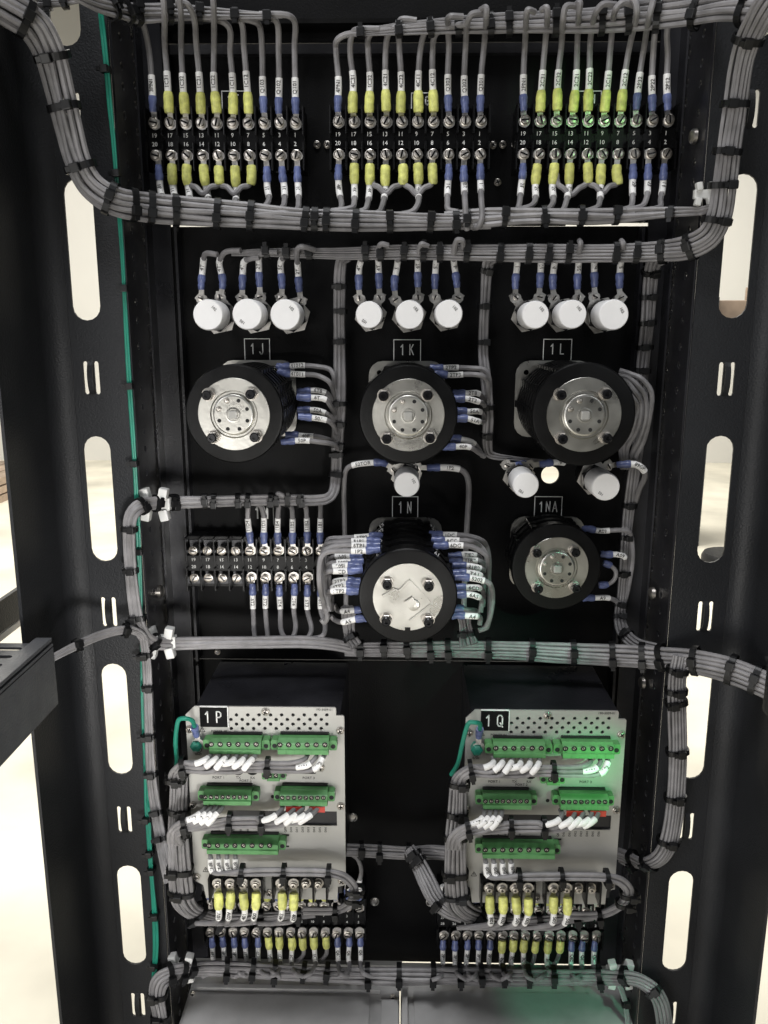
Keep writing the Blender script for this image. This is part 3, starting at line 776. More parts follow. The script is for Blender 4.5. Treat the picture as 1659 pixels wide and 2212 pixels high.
loB = [[(732, 378), (733, 412), (737, 440, 42), (735, 456, 50)], [(766, 378), (766, 412), (765, 435, 42), (757, 450, 50), (715, 456, 54)],
       [(799, 378), (798, 412), (795, 438, 44), (786, 455, 52), (740, 462, 56)], [(833, 378), (832, 412), (828, 442, 46), (815, 460, 54), (770, 468, 58)],
       None, [(903, 378), (903, 412), (902, 440, 46), (890, 460, 54), (840, 466, 58)], None,
       [(969, 372), (967, 405), (965, 438, 44), (968, 452, 52), (990, 458, 56)], [(1002, 372), (1002, 405), (1004, 440, 58), (1008, 480, 64), (1009, 496, 60)],
       [(1037, 372), (1038, 400), (1041, 435, 58), (1040, 470, 64), (1034, 488, 62), (1022, 492, 56)]]
loC = [[(1129, 372), (1126, 405), (1121, 438, 44), (1119, 453, 54), (1124, 460, 56)], [(1161, 372), (1158, 405), (1156, 434, 44), (1147, 447, 52), (1118, 453, 56)],
       [(1196, 372), (1196, 405), (1195, 436, 44), (1186, 450, 54), (1178, 458, 56)], [(1231, 372), (1230, 405), (1223, 440, 44), (1210, 455, 54), (1180, 460, 58)],
       None, [(1297, 372), (1297, 405), (1295, 438, 44), (1287, 452, 54), (1262, 458, 58)], None,
       [(1367, 372), (1366, 400), (1365, 436, 44), (1358, 450, 52), (1335, 455, 56)], [(1401, 372), (1399, 400), (1397, 430, 44), (1384, 447, 52), (1350, 454, 58)],
       [(1435, 372), (1433, 400), (1429, 432, 44), (1420, 448, 52), (1370, 456, 58)]]
lcA = [341.5, 372.5, 405, 439.5, 472.5, 506.5, 540, 574.5, 607.5, 641.5]
lcB = [732.5, 766, 799.5, 834, 868, 901, 934, 968.5, 1003, 1037]
lcC = [1130, 1163.5, 1199, 1232.5, 1268.5, 1300.5, 1334.5, 1367.5, 1401, 1437]
tlA = ["1PN", "1C3", "1C2", "1C2", None, "1C1", None, "1P3", "1P2", "1P1"]; tlB = ["4PN", "4C3", "4C2", "4C2", None, "4C1", None, "1CD", "BT10", "1P3"]; tlC = ["2PN", "2C3", "2C2", "2C2", None, "2C1", None, "2P31", "2P21", "2P11"]
def jumper(label, pA, pB, mid, d=34):
    """two yellow terminals joined by one looped wire"""
    mid += random.uniform(-4, 4)
    pts = spline(px([(pA[0]+3, pA[1]+40, 31), (pA[0]+6, pA[1]+62, 31), (pA[0]+18, mid-14, d), ((pA[0]+pB[0])/2, mid, d+2), (pB[0]-18, mid-14, d), (pB[0]-3, pB[1]+62, 31), (pB[0], pB[1]+40, 31)]), 8)
    t = thing("jumper_wire", label, "wire", pts[0], "jumpers on the lower terminals"); acc = arclen(pts)
    obj("wire", MB().tube(pts, 0.0025, 8), M['wire'], t)
    return t
for blk, cols, rowy, paths, txs in (("1F", lcA, 338, loA, tlA), ("1G", lcB, 336, loB, tlB), ("1H", lcC, 335, loC, tlC)):
    for k in range(10):
        cn = "yellow" if KT[k] == 'Y' else "blue"
        p_ = paths[k]
        if p_ is None: p_ = [(cols[k]+1, 372), (cols[k]+2, 399)]
        pth = [(cols[k], rowy, 28.5)]+[q if len(q) > 2 else (q[0], q[1], 31) for q in p_]
        lead(f"{cn} sleeved grey lead{' marked '+txs[k] if txs[k] else ' without marker'} on lower terminal {colname(k)+1} of block {blk}", pth, KT[k], mark=txs[k], r=WR, group="leads on the upper terminal blocks")
    jumper(f"grey loop jumper from the yellow terminal marked {txs[2]} on block {blk}, terminals 16 and 12", (cols[2], rowy), (cols[4], rowy), 419)
    jumper(f"grey loop jumper under the lead marked {txs[5]} on block {blk}, terminals 12 and 8", (cols[4], rowy), (cols[6], rowy), 420)

# block 1M
mx = [543.5, 574, 604, 634, 664.5, 694]
up = [[(541, 1168), (538, 1118), (536, 1085, 34), (530, 1072, 42), (512, 1072, 44)], [(570, 1168), (569, 1118), (566, 1100, 34), (560, 1090, 40), (546, 1087, 44)],
      [(602, 1168), (601, 1118), (600, 1085, 38), (602, 1067, 50), (614, 1072, 48)], [(632, 1168), (632, 1118), (629, 1096, 34), (620, 1088, 40), (600, 1086, 44)],
      [(662, 1168), (662, 1118), (660, 1094, 34), (652, 1086, 40), (640, 1084, 44)], [(693, 1170), (693, 1120), (692, 1090, 34), (684, 1080, 42), (660, 1078, 44)]]
lo = [[(545, 1270), (547, 1320), (550, 1370, 40), (556, 1394, 52), (590, 1396, 52)], [(574, 1270), (574, 1320), (577, 1362, 40), (584, 1384, 52), (610, 1392, 52)],
      [(604, 1270), (605, 1320), (607, 1358, 40), (618, 1380, 52), (640, 1392, 52)], [(635, 1270), (636, 1320), (638, 1352, 40), (634, 1374, 52), (620, 1386, 52)],
      [(665, 1270), (666, 1320), (671, 1355, 40), (667, 1376, 52), (650, 1384, 52)], [(694, 1270), (693, 1318), (703, 1350, 40), (698, 1372, 52), (672, 1380, 52)]]
for k in range(6):
    lead(f"blue sleeved lead marked {['11D4', '11D5', '11B4', '11B5', '11B2', '11B1'][k]} on upper terminal {11-2*k} of block 1M", [(mx[k], 1187.5, 28.5)]+[q if len(q) > 2 else (*q, 31) for q in up[k]], 'B', mark=["11D4", "11D5", "11B4", "11B5", "11B2", "11B1"][k], r=0.0024, group="leads on block 1M", t0=0.0072, sl=0.0112, mlen=0.0135)
    lead(f"blue sleeved lead marked {['6T2', '5T2', '6T4', '5T4', '6T3', '6T1'][k]} on lower terminal {12-2*k} of block 1M", [(mx[k]+1, 1246, 28.5)]+[q if len(q) > 2 else (*q, 31) for q in lo[k]], 'B', mark=["6T2", "5T2", "6T4", "5T4", "6T3", "6T1"][k], r=0.0024, group="leads on block 1M", t0=0.0072, sl=0.0112, mlen=0.0135)

# lower strips
KS = "BBBBBYYYYYYBBB"
for blk, cols, y0, yb in (("1P", CL, 2011, 2053), ("1Q", CR, 2018, 2062)):
    for k in range(14):
        x = cols[k]; nm = "yellow" if KS[k] == 'Y' else 'blue'
        nomark = k in (8, 10)
        ch = '1' if blk == '1P' else '2'; mk = [ch+"P11", ch+"P12", ch+"P13", ch+"P14", ch+"P15", ch+"C1", ch+"C2", ch+"C3", None, ch+"C4", None, "Q6"+ch+"1", "Q6"+ch+"2", "Q6"+ch+"3"][k]
        dx = (x-CXP)*-0.012
        sgn = -1 if (k % 3 == 0) else 1
        if nomark: pth = [(x, y0, 39.5), (x+dx*0.5, y0+26, 42), (x+dx, y0+48, 42), (x-14, y0+66, 44), (x-30, y0+58, 42)]
        else: pth = [(x, y0, 39.5), (x+dx*0.5, y0+24, 42), (x+dx, y0+62, 46), (x+dx+1, y0+76, 56), (x+dx+sgn*8, y0+91, 68), (x+dx+sgn*24, y0+99, 69)]
        lead(f"{nm} sleeved lead {'marked '+mk if mk else 'without marker'} on terminal {28-2*k} below relay {blk}", pth, KS[k], mark=mk, r=0.0022, t0=0.0058, sl=0.0105 if KS[k] == 'B' else 0.0130, group="leads on the lower terminal blocks", mlen=0.0165)
    for k in range(14):
        x = cols[k]-3; y = y0-57
        nm = "yellow" if k in (5, 8, 9, 10) else 'blue'
        lead(f"short {nm} sleeved terminal half hidden behind the foot of relay {blk}", [(x, y, 39.5), (x, y-22, 42), (x, y-48, 44)], nm[0].upper(), mark="", r=0.0022, group="terminals behind the relay faces", mlen=0.01)
# ------------------------------------------------------------------ white capped resistors
def resistor(label, cx, cy, rp, screws, d=76, mark=45):
    C = P(cx, cy, d); x, z = C.x, C.z; r = rp*mmpx(cx, cy, d)/1000
    t = thing("capped_resistor", label, "resistor", (x, 0, z), "white capped resistors")
    mb = MB(); mb.lathe([(0, r*0.92), (0.030, r*0.92), (0.030, r*0.80), (0.046, r*0.80)], 20, (x, 0, z)); obj("body", mb, M['block'], t)
    hexo = [(x+r*1.30*math.cos(R(60*k+12)), z+r*1.30*math.sin(R(60*k+12))) for k in range(6)]
    obj("hex_flange", plate_mb([hexo, circ(x, z, r*0.81, 20)], 0.0302, 0.0318), M['tin'], t)
    hexo = [(x+r*1.12*math.cos(R(60*k+38)), z+r*1.12*math.sin(R(60*k+38))) for k in range(6)]
    obj("clamp_nut", plate_mb([hexo, circ(x, z, r*0.805, 20)], 0.036, 0.041), M['dark_steel'], t)
    mb = MB(); mb.lathe([(0.044, r*0.96), (0.045, r), (0.0735, r), (0.0752, r*0.975), (0.076, r*0.93)], 32, (x, 0, z)); cap = obj("cap", mb, M['cap'], t)
    text("102", 0.0034, (x+r*0.58*math.cos(R(mark)), -0.0761, z+r*0.58*math.sin(R(mark))), M['ink'], cap, R(90-mark))
    for (sx, sy) in screws:
        s = P(sx, sy, 28)
        v = Vector((x-s.x, 0, z-s.z)); L = v.length; v = v/L; n = Vector((-v.z, 0, v.x))
        e = s+v*max(L-r*0.75, 0.004); w = 0.0042
        tb = MB(); o0 = Vector((0, 0.0005, 0)); o1 = Vector((0, -0.0008, 0))
        a = s-v*0.005
        tb.add([a+n*w+o0, e+n*w+o0, e-n*w+o0, a-n*w+o0, a+n*w+o1, e+n*w+o1, e-n*w+o1, a-n*w+o1], [(0, 3, 2, 1), (4, 5, 6, 7), (0, 1, 5, 4), (1, 2, 6, 5), (2, 3, 7, 6), (3, 0, 4, 7)])
        obj("terminal_tab", tb, M['tin'], t)
        place_screw(t, s+Vector((0, -0.0022, 0)), SCR, scale=0.8)
    return t
RES = [((449, 680, 33), ((436, 645), (476.5, 642)), "first white capped resistor above plate 1J, nearest the green wires", 45), ((534, 679, 33), ((523, 644), (563, 642)), "middle white capped resistor of the three above plate 1J", 235), ((616, 680, 33), ((608, 644), (650, 651)), "white capped resistor above plate 1J, next to the vertical wires", 45),
       ((797, 680, 29), ((777, 645), (820, 643)), "white capped resistor above plate 1K with leads 4TP", 235), ((885, 680, 31), ((854.5, 648), (903, 643)), "middle white capped resistor of the three above plate 1K", 45), ((970, 678, 30), ((939.5, 643), (988.5, 643)), "white capped resistor above plate 1K beside the thin vertical bundle", 45),
       ((1157, 680, 30), ((1113.5, 643), (1164.5, 642)), "first white capped resistor above plate 1L, beside the thin vertical bundle", 45), ((1237, 679, 31), ((1196, 644), (1248.5, 643)), "middle white capped resistor of the three above plate 1L", 45), ((1326, 680, 33), ((1283.5, 641), (1339.5, 643)), "white capped resistor above plate 1L next to the thick vertical bundle", 30),
       ((879, 1047, 28), ((850, 1014), (902, 1010)), "single white capped resistor between switch 1K and plate 1N", 30), ((1136, 1048, 29), ((1094.5, 1004), (1145.5, 1005)), "white capped resistor above plate 1NA beside the round hole", 235), ((1309, 1052, 31), ((1275, 1012), (1313.5, 1006)), "bright white capped resistor with the lead marked 89GP", 235)]
for (c, s, lab, mk) in RES: resistor(lab, *c, s, mark=mk)
RL = [((436, 645), [(434, 612), (436, 575), (437, 560, 36), (446, 548, 42), (470, 550, 46)], "4T8"), ((476.5, 642), [(477, 608), (474, 572), (475, 556, 40), (485, 544, 46), (520, 541, 50)], "4TP1"),
      ((523, 644), [(523, 612), (524, 578), (528, 566, 36), (540, 558, 42), (560, 556, 44)], "4T6"), ((563, 642), [(561, 608), (558, 572), (560, 556, 40), (569, 546, 46), (600, 545, 50)], "2TP2"),
      ((608, 644), [(608, 612), (606, 576), (607, 563, 36), (616, 556, 42), (640, 555, 44)], "50A"), ((650, 651), [(647, 618), (644, 580), (641, 556, 46), (645, 536, 56), (655, 532, 58), (680, 540, 54)], "2TP3"),
      ((777, 645), [(775, 612), (776, 576), (778, 562, 38), (782, 550, 44)], "4T7"), ((820, 643), [(820, 608), (818, 572), (816, 545, 48), (822, 528, 56), (840, 530, 56)], "4TP2"),
      ((854.5, 648), [(854, 612), (856, 578), (858, 562, 38), (862, 550, 44)], "51"), ((903, 643), [(902, 608), (903, 570), (904, 545, 52), (908, 528, 58), (925, 532, 56)], "4TP3"),
      ((939.5, 643), [(940, 610), (942, 574), (943, 560, 38), (946, 548, 44)], "51A"), ((988.5, 643), [(986, 608), (983, 570), (979, 545, 54), (985, 521, 64), (997, 520, 64), (1000, 535, 56)], "50P"),
      ((1113.5, 643), [(1112, 608), (1116, 575), (1118, 560, 40), (1122, 548, 46)], "17"), ((1164.5, 642), [(1166, 608), (1168, 572), (1172, 558, 44), (1182, 550, 50), (1200, 548, 50)], "17P1"),
      ((1196, 644), [(1195, 608), (1196, 576), (1202, 564, 40), (1212, 560, 44)], "N2"), ((1248.5, 643), [(1247, 606), (1249, 568), (1252, 545, 58), (1255, 526, 64), (1252, 520, 58)], "50P2"),
      ((1283.5, 641), [(1284, 608), (1283, 576), (1283, 562, 42), (1286, 550, 48)], "50N"), ((1339.5, 643), [(1338, 606), (1340, 570), (1344, 545, 58), (1346, 526, 64), (1342, 520, 58)], "50P")]
for k, (s, p_, tx) in enumerate(RL):
    grp = "1J" if k < 6 else "1K" if k < 12 else "1L"
    od = ["first", "second", "third", "fourth", "fifth", "sixth"][k % 6]
    lead(f"{od} lead on the resistors above plate {grp}, counted from the green wires", [(*s, 31)]+[q if len(q) > 2 else (*q, 33) for q in p_], 'B', mark=tx, r=0.0024, group="leads on the resistors")
lead("grey lead with blue sleeve running from the single resistor towards block 1M", [(850, 1014, 31), (828, 999, 32), (800, 1000, 32), (765, 1003, 32), (748, 1014, 28), (743, 1040, 20), (744, 1120, 14), (746, 1250, 14), (748, 1390, 30)], 'B', mark="52TOR", r=0.0024, mlen=0.02)
lead("grey lead with blue sleeve running from the single resistor towards plate 1NA", [(902, 1010, 31), (930, 1008, 32), (965, 1010, 32), (998, 1016, 30), (1013, 1034, 26), (1014, 1070, 20), (1010, 1140, 14), (1003, 1250, 14), (1000, 1390, 30)], 'B', mark="1P2", r=0.0028, mlen=0.018)
lead("blue sleeved lead from the thin bundle to the resistor by the round hole", [(1145.5, 1005, 31), (1172, 1001, 32), (1200, 997, 26), (1218, 1000, 20)], 'B', mark="A9", r=0.0024)
lead("blue sleeved lead on the corner tab of the resistor at the round hole", [(1094.5, 1004, 31), (1120, 1003, 30), (1140, 1001, 22)], 'B', mark=None, r=0.0024)
lead("grey lead with blue sleeve and bold marker 89GP looping into the side bundle", [(1313.5, 1006, 31), (1342, 1006, 34), (1372, 1005, 36), (1388, 1012, 36), (1391, 1028, 32), (1382, 1055, 24), (1372, 1085, 18)], 'B', mark="89GP", r=0.0027, mlen=0.0165)

# ------------------------------------------------------------------ rotary switches
def switch(label, cx, cy, d, br, decks, kind='hub', rr=0.041, mr=0.030):
    C = P(cx, cy, d); x, z = C.x, C.z; F = d/1000
    t = thing("rotary_switch", label, "rotary switch", (x, 0, z), "rotary control switches")
    bx = P(br[0], br[1], 8).x; zt_ = P(br[0], br[1], 8).z; w = 0.036
    obj("mounting_plate", plate_mb([rrect(bx-w, zt_-0.072, bx+w, zt_, 0.013), circ(bx-0.026, zt_-0.011, 0.0026, 10), circ(bx+0.026, zt_-0.011, 0.0026, 10)], 0.0062, 0.0082), M['zinc'], t)
    mb = MB(); mb.lathe([(0, 0.024), (0.012, 0.024)], 20, (x, 0, z)); obj("bushing", mb, M['zinc'], t)
    n = decks; d0 = 0.0105; th = (F-0.0065-d0)/n
    for k in range(n):
        a = d0+th*k
        mb = MB(); r1 = rr*0.955
        mb.lathe([(a, r1*0.86), (a+th*0.12, r1*0.86), (a+th*0.14, r1), (a+th*0.62, r1), (a+th*0.64, r1*0.86), (a+th, r1*0.86)], 40, (x, 0, z), smooth=False)
        for an in (60, 120, 240, 300, 0, 180, 30, 150):
            q = Vector((x+r1*0.96*math.cos(R(an)), -(a+th*0.38), z+r1*0.96*math.sin(R(an))))
            mb.box(q, (0.0030, th*0.30, 0.0030))
        dk = obj("deck", mb, M['disc'], t)
        if kind == 'flat':
            for (an, nn) in ((128, "12"), (52, "11")):
                me = text_mesh(str(int(nn)+10*k) if True else nn, 0.0058, M['white'])
                o = link("lettering", me, dk, (r1*1.012*math.cos(R(an)), -(a+th*0.38), r1*1.012*math.sin(R(an))))
                o.rotation_euler = (R(-50), R(90-an), 0)
    # tie rods between the decks
    for (ux, uz) in ((-1, 1), (1, 1), (-1, -1), (1, -1)):
        pass
    mb = MB(); mb.lathe([(F-0.0068, rr*0.97), (F-0.006, rr), (F-0.0015, rr), (F-0.0003, rr*0.975), (F, rr*0.93)], 56, (x, 0, z)); obj("end_plate", mb, M['disc'], t)
    if kind == 'hub':
        mb = MB(); mb.lathe([(F, mr), (F+0.0012, mr), (F+0.0015, mr*0.99), (F+0.0016, mr*0.66), (F+0.0004, mr*0.63), (F+0.0004, mr*0.585), (F+0.0040, mr*0.555), (F+0.0046, mr*0.525), (F+0.0046, mr*0.50)], 56, (x, 0, z))
        fp = obj("metal_face", mb, M['zinc'], t)
        for k in range(8):
            an = R(22.5+45*k); q = (x+mr*0.42*math.cos(an), -(F+0.00465), z+mr*0.42*math.sin(an))
            if k in (2, 4-1):
                s = link("pin_screw", PSCR, t, Vector(q)-wpos(t)); s.scale = (0.70, 0.6, 0.70)
                s.data = BRS
            else:
                mb = MB(); mb.lathe([(0, 0.00165), (0.00012, 0.00165)], 10, q); obj("pin_hole", mb, M['void'], fp)
        mb = MB(); mb.lathe([(F+0.0046, mr*0.21), (F+0.0052, mr*0.21), (F+0.0053, mr*0.175), (F+0.0049, mr*0.165)], 24, (x, 0, z)); obj("hub_ring", mb, M['zinc'], t)
        mb = MB(); mb.cbox((x, -(F+0.0058), z), (0.0034, 0.0012, 0.0034), 0.0009); obj("shaft", mb, M['alu'], t)
        bolts = ((-52, 42), (40, 44), (-45, -48), (46, -46)); sc = mr/77.0
    else:
        ol = circ(x, z, mr, 48)
        # keyway notch at the lowest point
        ol = [q for q in ol if not (q[1] < z-mr*0.9 and abs(q[0]-x) < 0.003)]
        i = min(range(len(ol)), key=lambda k: math.hypot(ol[k][0]-(x-0.004), ol[k][1]-(z-mr)))
        ol = ol[:i+1]+[(x-0.0024, z-mr*0.995), (x-0.0024, z-mr*0.90), (x+0.0024, z-mr*0.90), (x+0.0024, z-mr*0.995)]+ol[i+1:]
        fp = obj("metal_face", plate_mb([ol], F+0.0001, F+0.0018), M['zinc'], t)
        # raised locking bar folded from the plate
        rot = Matrix.Rotation(R(45), 3, 'Y')
        def bar(a, b, w, h):
            A = Vector((x+a[0]*mr, 0, z+a[1]*mr)); B = Vector((x+b[0]*mr, 0, z+b[1]*mr)); v = (B-A); L = v.length
            ang = -math.atan2(v.z, v.x); m3 = Matrix.Rotation(ang, 3, 'Y')
            mb.cbox((A+B)/2+Vector((0, -(F+0.0018+h/2), 0)), (L/2, h/2, w/2), 0.0003, m3)
        mb = MB(); bar((-0.72, 0.03), (-0.38, 0.26), 0.0024, 0.0022); bar((-0.22, 0.22), (0.06, 0.52), 0.0024, 0.0022); bar((-0.40, 0.25), (-0.21, 0.21), 0.0018, 0.0012); obj("folded_tab", mb, M['zinc'], t)
        mb = MB(); bar((0.08, 0.50), (0.68, -0.15), 0.0007, 0.0012); bar((0.68, -0.17), (0.05, -0.70), 0.0014, 0.0016); bar((-0.55, -0.05), (-0.10, -0.52), 0.0003, 0.0003); obj("crease", mb, M['zinc'], t)
        mb = MB(); mb.lathe([(F+0.0018, 0.0050), (F+0.0034, 0.0050), (F+0.0036, 0.0046)], 20, (x+mr*0.17, 0, z-mr*0.22)); obj("shaft", mb, M['zinc'], t)
        mb = MB(); mb.cbox((x+mr*0.08, -(F+0.0036), z-mr*0.13), (0.0040, 0.0008, 0.0035), 0.0005, Matrix.Rotation(R(-35), 3, 'Y')); obj("key_flat", mb, M['zinc'], t)
        bolts = ((-44, 33), (44, 30), (-46, -48), (44, -50)); sc = mr/75.0
    for (ux, uz) in bolts:
        q = Vector((x+ux*sc, -(F+0.0016), z+uz*sc))
        mb = MB(); hx = []
        mb.lathe([(0, 0.0056), (0.0010, 0.0056), (0.0011, 0.003)], 20, q); wsh_ = obj("bolt_washer", mb, M['steel'], t)
        mb = MB(); mb.lathe([(0.001, 0.0050), (0.0042, 0.0050), (0.0048, 0.0044)], 6, q, smooth=False); nut = obj("nut", mb, M['steel'], t)
        mb = MB(); mb.lathe([(0.0046, 0.0040), (0.0085, 0.0040), (0.0094, 0.0032), (0.0094, 0.0018), (0.0075, 0.0016)], 16, q); obj("bolt_end", mb, M['dark_steel'], nut)
    return t
BRS = screw_mesh(0.0032, 0.0026, M['steel'], name="pin_screw")
switch("black rotary switch with round metal face below plate 1J", 506, 895, 115, (556, 778), 7)
switch("black rotary switch with round metal face below plate 1K", 882, 897, 115, (879, 780), 7)
switch("black rotary switch with round metal face below plate 1L", 1261, 896, 118, (1198, 779), 8, rr=0.0425, mr=0.0305)
switch("black rotary switch with creased metal plate face below plate 1N", 881, 1289, 140, (876, 1118), 6, 'flat', rr=0.0415, mr=0.0292)
switch("short black rotary switch with round metal face below plate 1NA", 1202, 1226, 62, (1184, 1116), 3, rr=0.0415, mr=0.0293)
SWL = [("1J", [([(597, 790), (612, 790), (645, 789), (685, 791), (710, 798), (720, 812, 30), (724, 850, 24)], 30, "41012"), ([(600, 800), (615, 804), (645, 808), (685, 813), (711, 826), (720, 850, 30), (724, 885, 24)], 42, "41011"),
              ([(640, 846), (655, 845), (685, 844), (704, 849), (716, 862, 32), (726, 885, 24)], 36, "6T8"), ([(641, 857), (655, 858), (684, 860), (702, 864), (714, 876, 40), (724, 895, 26)], 50, "6T8"),
              ([(642, 886), (652, 886), (682, 888), (702, 891), (714, 900, 36), (724, 920, 26)], 36, "50A"), ([(643, 899), (656, 900), (686, 904), (706, 908), (718, 918, 40), (726, 935, 26)], 50, "50A"),
              ([(614, 940), (625, 940), (655, 941), (690, 944), (718, 954, 34), (730, 965, 24)], 36, "40P"), ([(606, 955), (622, 953), (655, 953), (695, 955), (722, 962, 40), (732, 972, 26)], 50, "50P")]),
       ("1K", [([(928, 793), (944, 795), (972, 795), (1020, 795), (1045, 801), (1057, 816, 32), (1059, 850, 26)], 34, "2TP2"), ([(936, 806), (948, 808), (972, 810), (1020, 810), (1042, 813), (1053, 826, 40), (1055, 862, 28)], 48, "2TP3"),
              ([(977, 848), (988, 849), (1012, 849), (1032, 851), (1043, 859, 34), (1051, 876, 26)], 40, "2T8"), ([(975, 860), (986, 861), (1010, 863), (1032, 866), (1044, 873, 40), (1052, 888, 28)], 54, "2T2"),
              ([(980, 886), (990, 887), (1012, 888), (1032, 890), (1043, 897, 34), (1047, 910, 26)], 40, "50A"), ([(979, 904), (990, 905), (1013, 906), (1032, 909), (1044, 912, 34)], 54, "51A"),
              ([(966, 946), (976, 947), (995, 949), (1020, 955), (1036, 972, 30), (1042, 985, 24)], 40, ""), ([(952, 966), (964, 966), (985, 965), (1012, 967), (1035, 978, 34), (1046, 986, 26)], 50, "40P")]),
       ("1NA", [([(1256, 1143), (1268, 1144), (1295, 1146), (1335, 1144), (1356, 1147), (1365, 1160, 22), (1366, 1210, 20), (1358, 1265, 18), (1350, 1300, 18)], 30, "A09"), ([(1296, 1196), (1308, 1197), (1332, 1198), (1345, 1202), (1352, 1216, 22), (1352, 1240, 18)], 34, "A09"),
              ([(1256, 1296), (1265, 1292), (1285, 1291), (1312, 1290), (1330, 1298, 24), (1338, 1310, 18)], 30, "A9")])]
for (s, rows) in SWL:
    for k, (pth, d, tx) in enumerate(rows):
        lead(f"{['first','second','third','fourth','fifth','sixth','seventh','eighth'][k]} grey lead {'marked '+tx+' ' if tx else ''}down the side of switch {s}", [q if len(q) > 2 else (*q, d) for q in pth], 'B', mark=tx, r=0.0023, tongue=False, t0=0.0, mlen=0.0140, group="leads on the rotary switches")
# short loop between two contacts of 1NA
pts = spline(px([(1303, 1216, 34), (1318, 1221, 34), (1330, 1234, 34), (1328, 1250, 34), (1314, 1262, 34), (1294, 1264, 34)]), 8); acc = arclen(pts)
t = thing("jumper_wire", "grey half loop jumper with two blue sleeves on switch 1NA", "wire", pts[0]); obj("wire", MB().tube(pts, 0.0021, 8), M['wire'], t)
for (a, b) in ((0, 0.008), (acc[-1]-0.009, acc[-1])): obj("crimp_sleeve", MB().tube([at_len(pts, acc, a+(b-a)*k/4) for k in range(5)], [0.0026, 0.0034, 0.0036, 0.0035, 0.003], 10), M['blue'], t)
# nested loops beside 1L
lp = []
for k in range(5):
    o = k*11
    lead(f"{['outermost', 'second outermost', 'middle', 'second innermost', 'innermost'][k]} of the five grey looped leads beside switch 1L", [(1338-o*0.3, 800+o*1.0, 40+6*k), (1362-o*0.4, 806+o, 42+4*k), (1388-o*0.75, 818+o*1.2, 48+2*k), (1406-o*0.95, 848+o, 48), (1405-o*0.98, 900+o*0.4, 46), (1392-o*0.9, 950-o*0.4, 38), (1374-o*0.75, 985-o*0.8, 30), (1366-o*0.5, 1012, 20)], 'N', r=0.0023, group="looped leads beside switch 1L")

# switch 1N side wiring
NL = [([(826, 1158), (812, 1158), (785, 1160), (735, 1161), (712, 1166), (703, 1180), (700, 1230), (703, 1300), (708, 1330)], 62, "5TP2"), ([(824, 1168), (808, 1168), (782, 1169), (730, 1170), (706, 1176), (698, 1192), (697, 1250), (702, 1310)], 84, "51P1"),
      ([(824, 1177), (807, 1177), (780, 1178), (728, 1180), (704, 1188), (696, 1204), (695, 1260), (703, 1325)], 104, "6TP1"), ([(824, 1186), (808, 1187), (777, 1188), (722, 1190), (700, 1196), (692, 1212), (691, 1265), (700, 1310), (706, 1334), (700, 1346), (694, 1338)], 124, "1P2"),
      ([(786, 1200), (774, 1200), (746, 1201), (722, 1203), (712, 1215), (711, 1260)], 62, "A05"), ([(786, 1212), (773, 1212), (744, 1213), (716, 1216), (706, 1230), (706, 1290)], 84, "50SD"), ([(784, 1222), (772, 1222), (743, 1222), (718, 1226), (711, 1240), (712, 1300)], 104, "50SI"), ([(784, 1231), (770, 1231), (739, 1232), (712, 1234), (706, 1246), (708, 1310)], 124, "6CD"),
      ([(780, 1254), (770, 1254), (743, 1253), (724, 1256), (716, 1268), (717, 1310)], 84, "2TP3"), ([(779, 1264), (769, 1264), (742, 1264), (722, 1268), (713, 1280), (716, 1320)], 104, "4TP2"), ([(778, 1276), (768, 1276), (740, 1276), (716, 1277), (707, 1283), (711, 1320)], 124, "6TP2"),
      ([(794, 1318), (786, 1318), (765, 1320), (742, 1322), (728, 1318), (722, 1306)], 90, "A4"), ([(800, 1335), (790, 1336), (768, 1339), (744, 1343), (724, 1340), (714, 1330)], 120, "A5")]
NR = [([(926, 1152), (940, 1154), (972, 1156), (1010, 1158), (1036, 1164), (1050, 1180), (1055, 1210), (1055, 1260)], 62, "1DC"), ([(932, 1164), (944, 1165), (975, 1166), (1012, 1168), (1038, 1176), (1050, 1194), (1052, 1240)], 88, "ACO"), ([(936, 1176), (948, 1177), (980, 1178), (1015, 1181), (1040, 1190), (1053, 1206), (1056, 1245), (1056, 1320), (1050, 1355), (1040, 1358)], 116, "6DG"),
      ([(966, 1200), (980, 1200), (1008, 1199), (1030, 1202), (1043, 1215), (1047, 1240)], 62, "TIE2"), ([(970, 1209), (984, 1209), (1013, 1209), (1036, 1214), (1047, 1226), (1049, 1255)], 80, "11B7"), ([(975, 1221), (988, 1221), (1016, 1222), (1038, 1228), (1047, 1240), (1048, 1270)], 100, "21B9"), ([(978, 1238), (990, 1237), (1018, 1238), (1036, 1243), (1044, 1256), (1045, 1290)], 112, "TA1"), ([(980, 1247), (992, 1247), (1020, 1247), (1044, 1252), (1058, 1262), (1062, 1290), (1060, 1330), (1048, 1358), (1034, 1362)], 128, "5202"),
      ([(976, 1268), (986, 1268), (1014, 1268), (1034, 1270), (1044, 1282), (1044, 1310)], 112, "6CD"), ([(974, 1284), (985, 1284), (1014, 1284), (1032, 1288), (1040, 1300), (1038, 1322)], 126, "6AS"),
      ([(972, 1318), (990, 1316), (1012, 1316), (1030, 1322), (1036, 1334)], 100, None), ([(972, 1334), (984, 1333), (1008, 1331), (1028, 1330), (1038, 1338), (1036, 1350)], 124, "A4")]
for side, rows in (("towards block 1M", NL), ("towards switch 1NA", NR)):
    for k, (pth, d, tx) in enumerate(rows):
        n = len(pth)
        pp = [(q[0], q[1], d if i < n*0.55 else d*0.62+14) for i, q in enumerate(pth)]
        lead(f"blue sleeved lead {'marked '+tx if tx else 'without marker'} on switch 1N, on the side {side}", pp, 'B', mark=tx, r=0.0023, tongue=False, t0=0.0, mlen=0.0132, group="leads on the rotary switches")
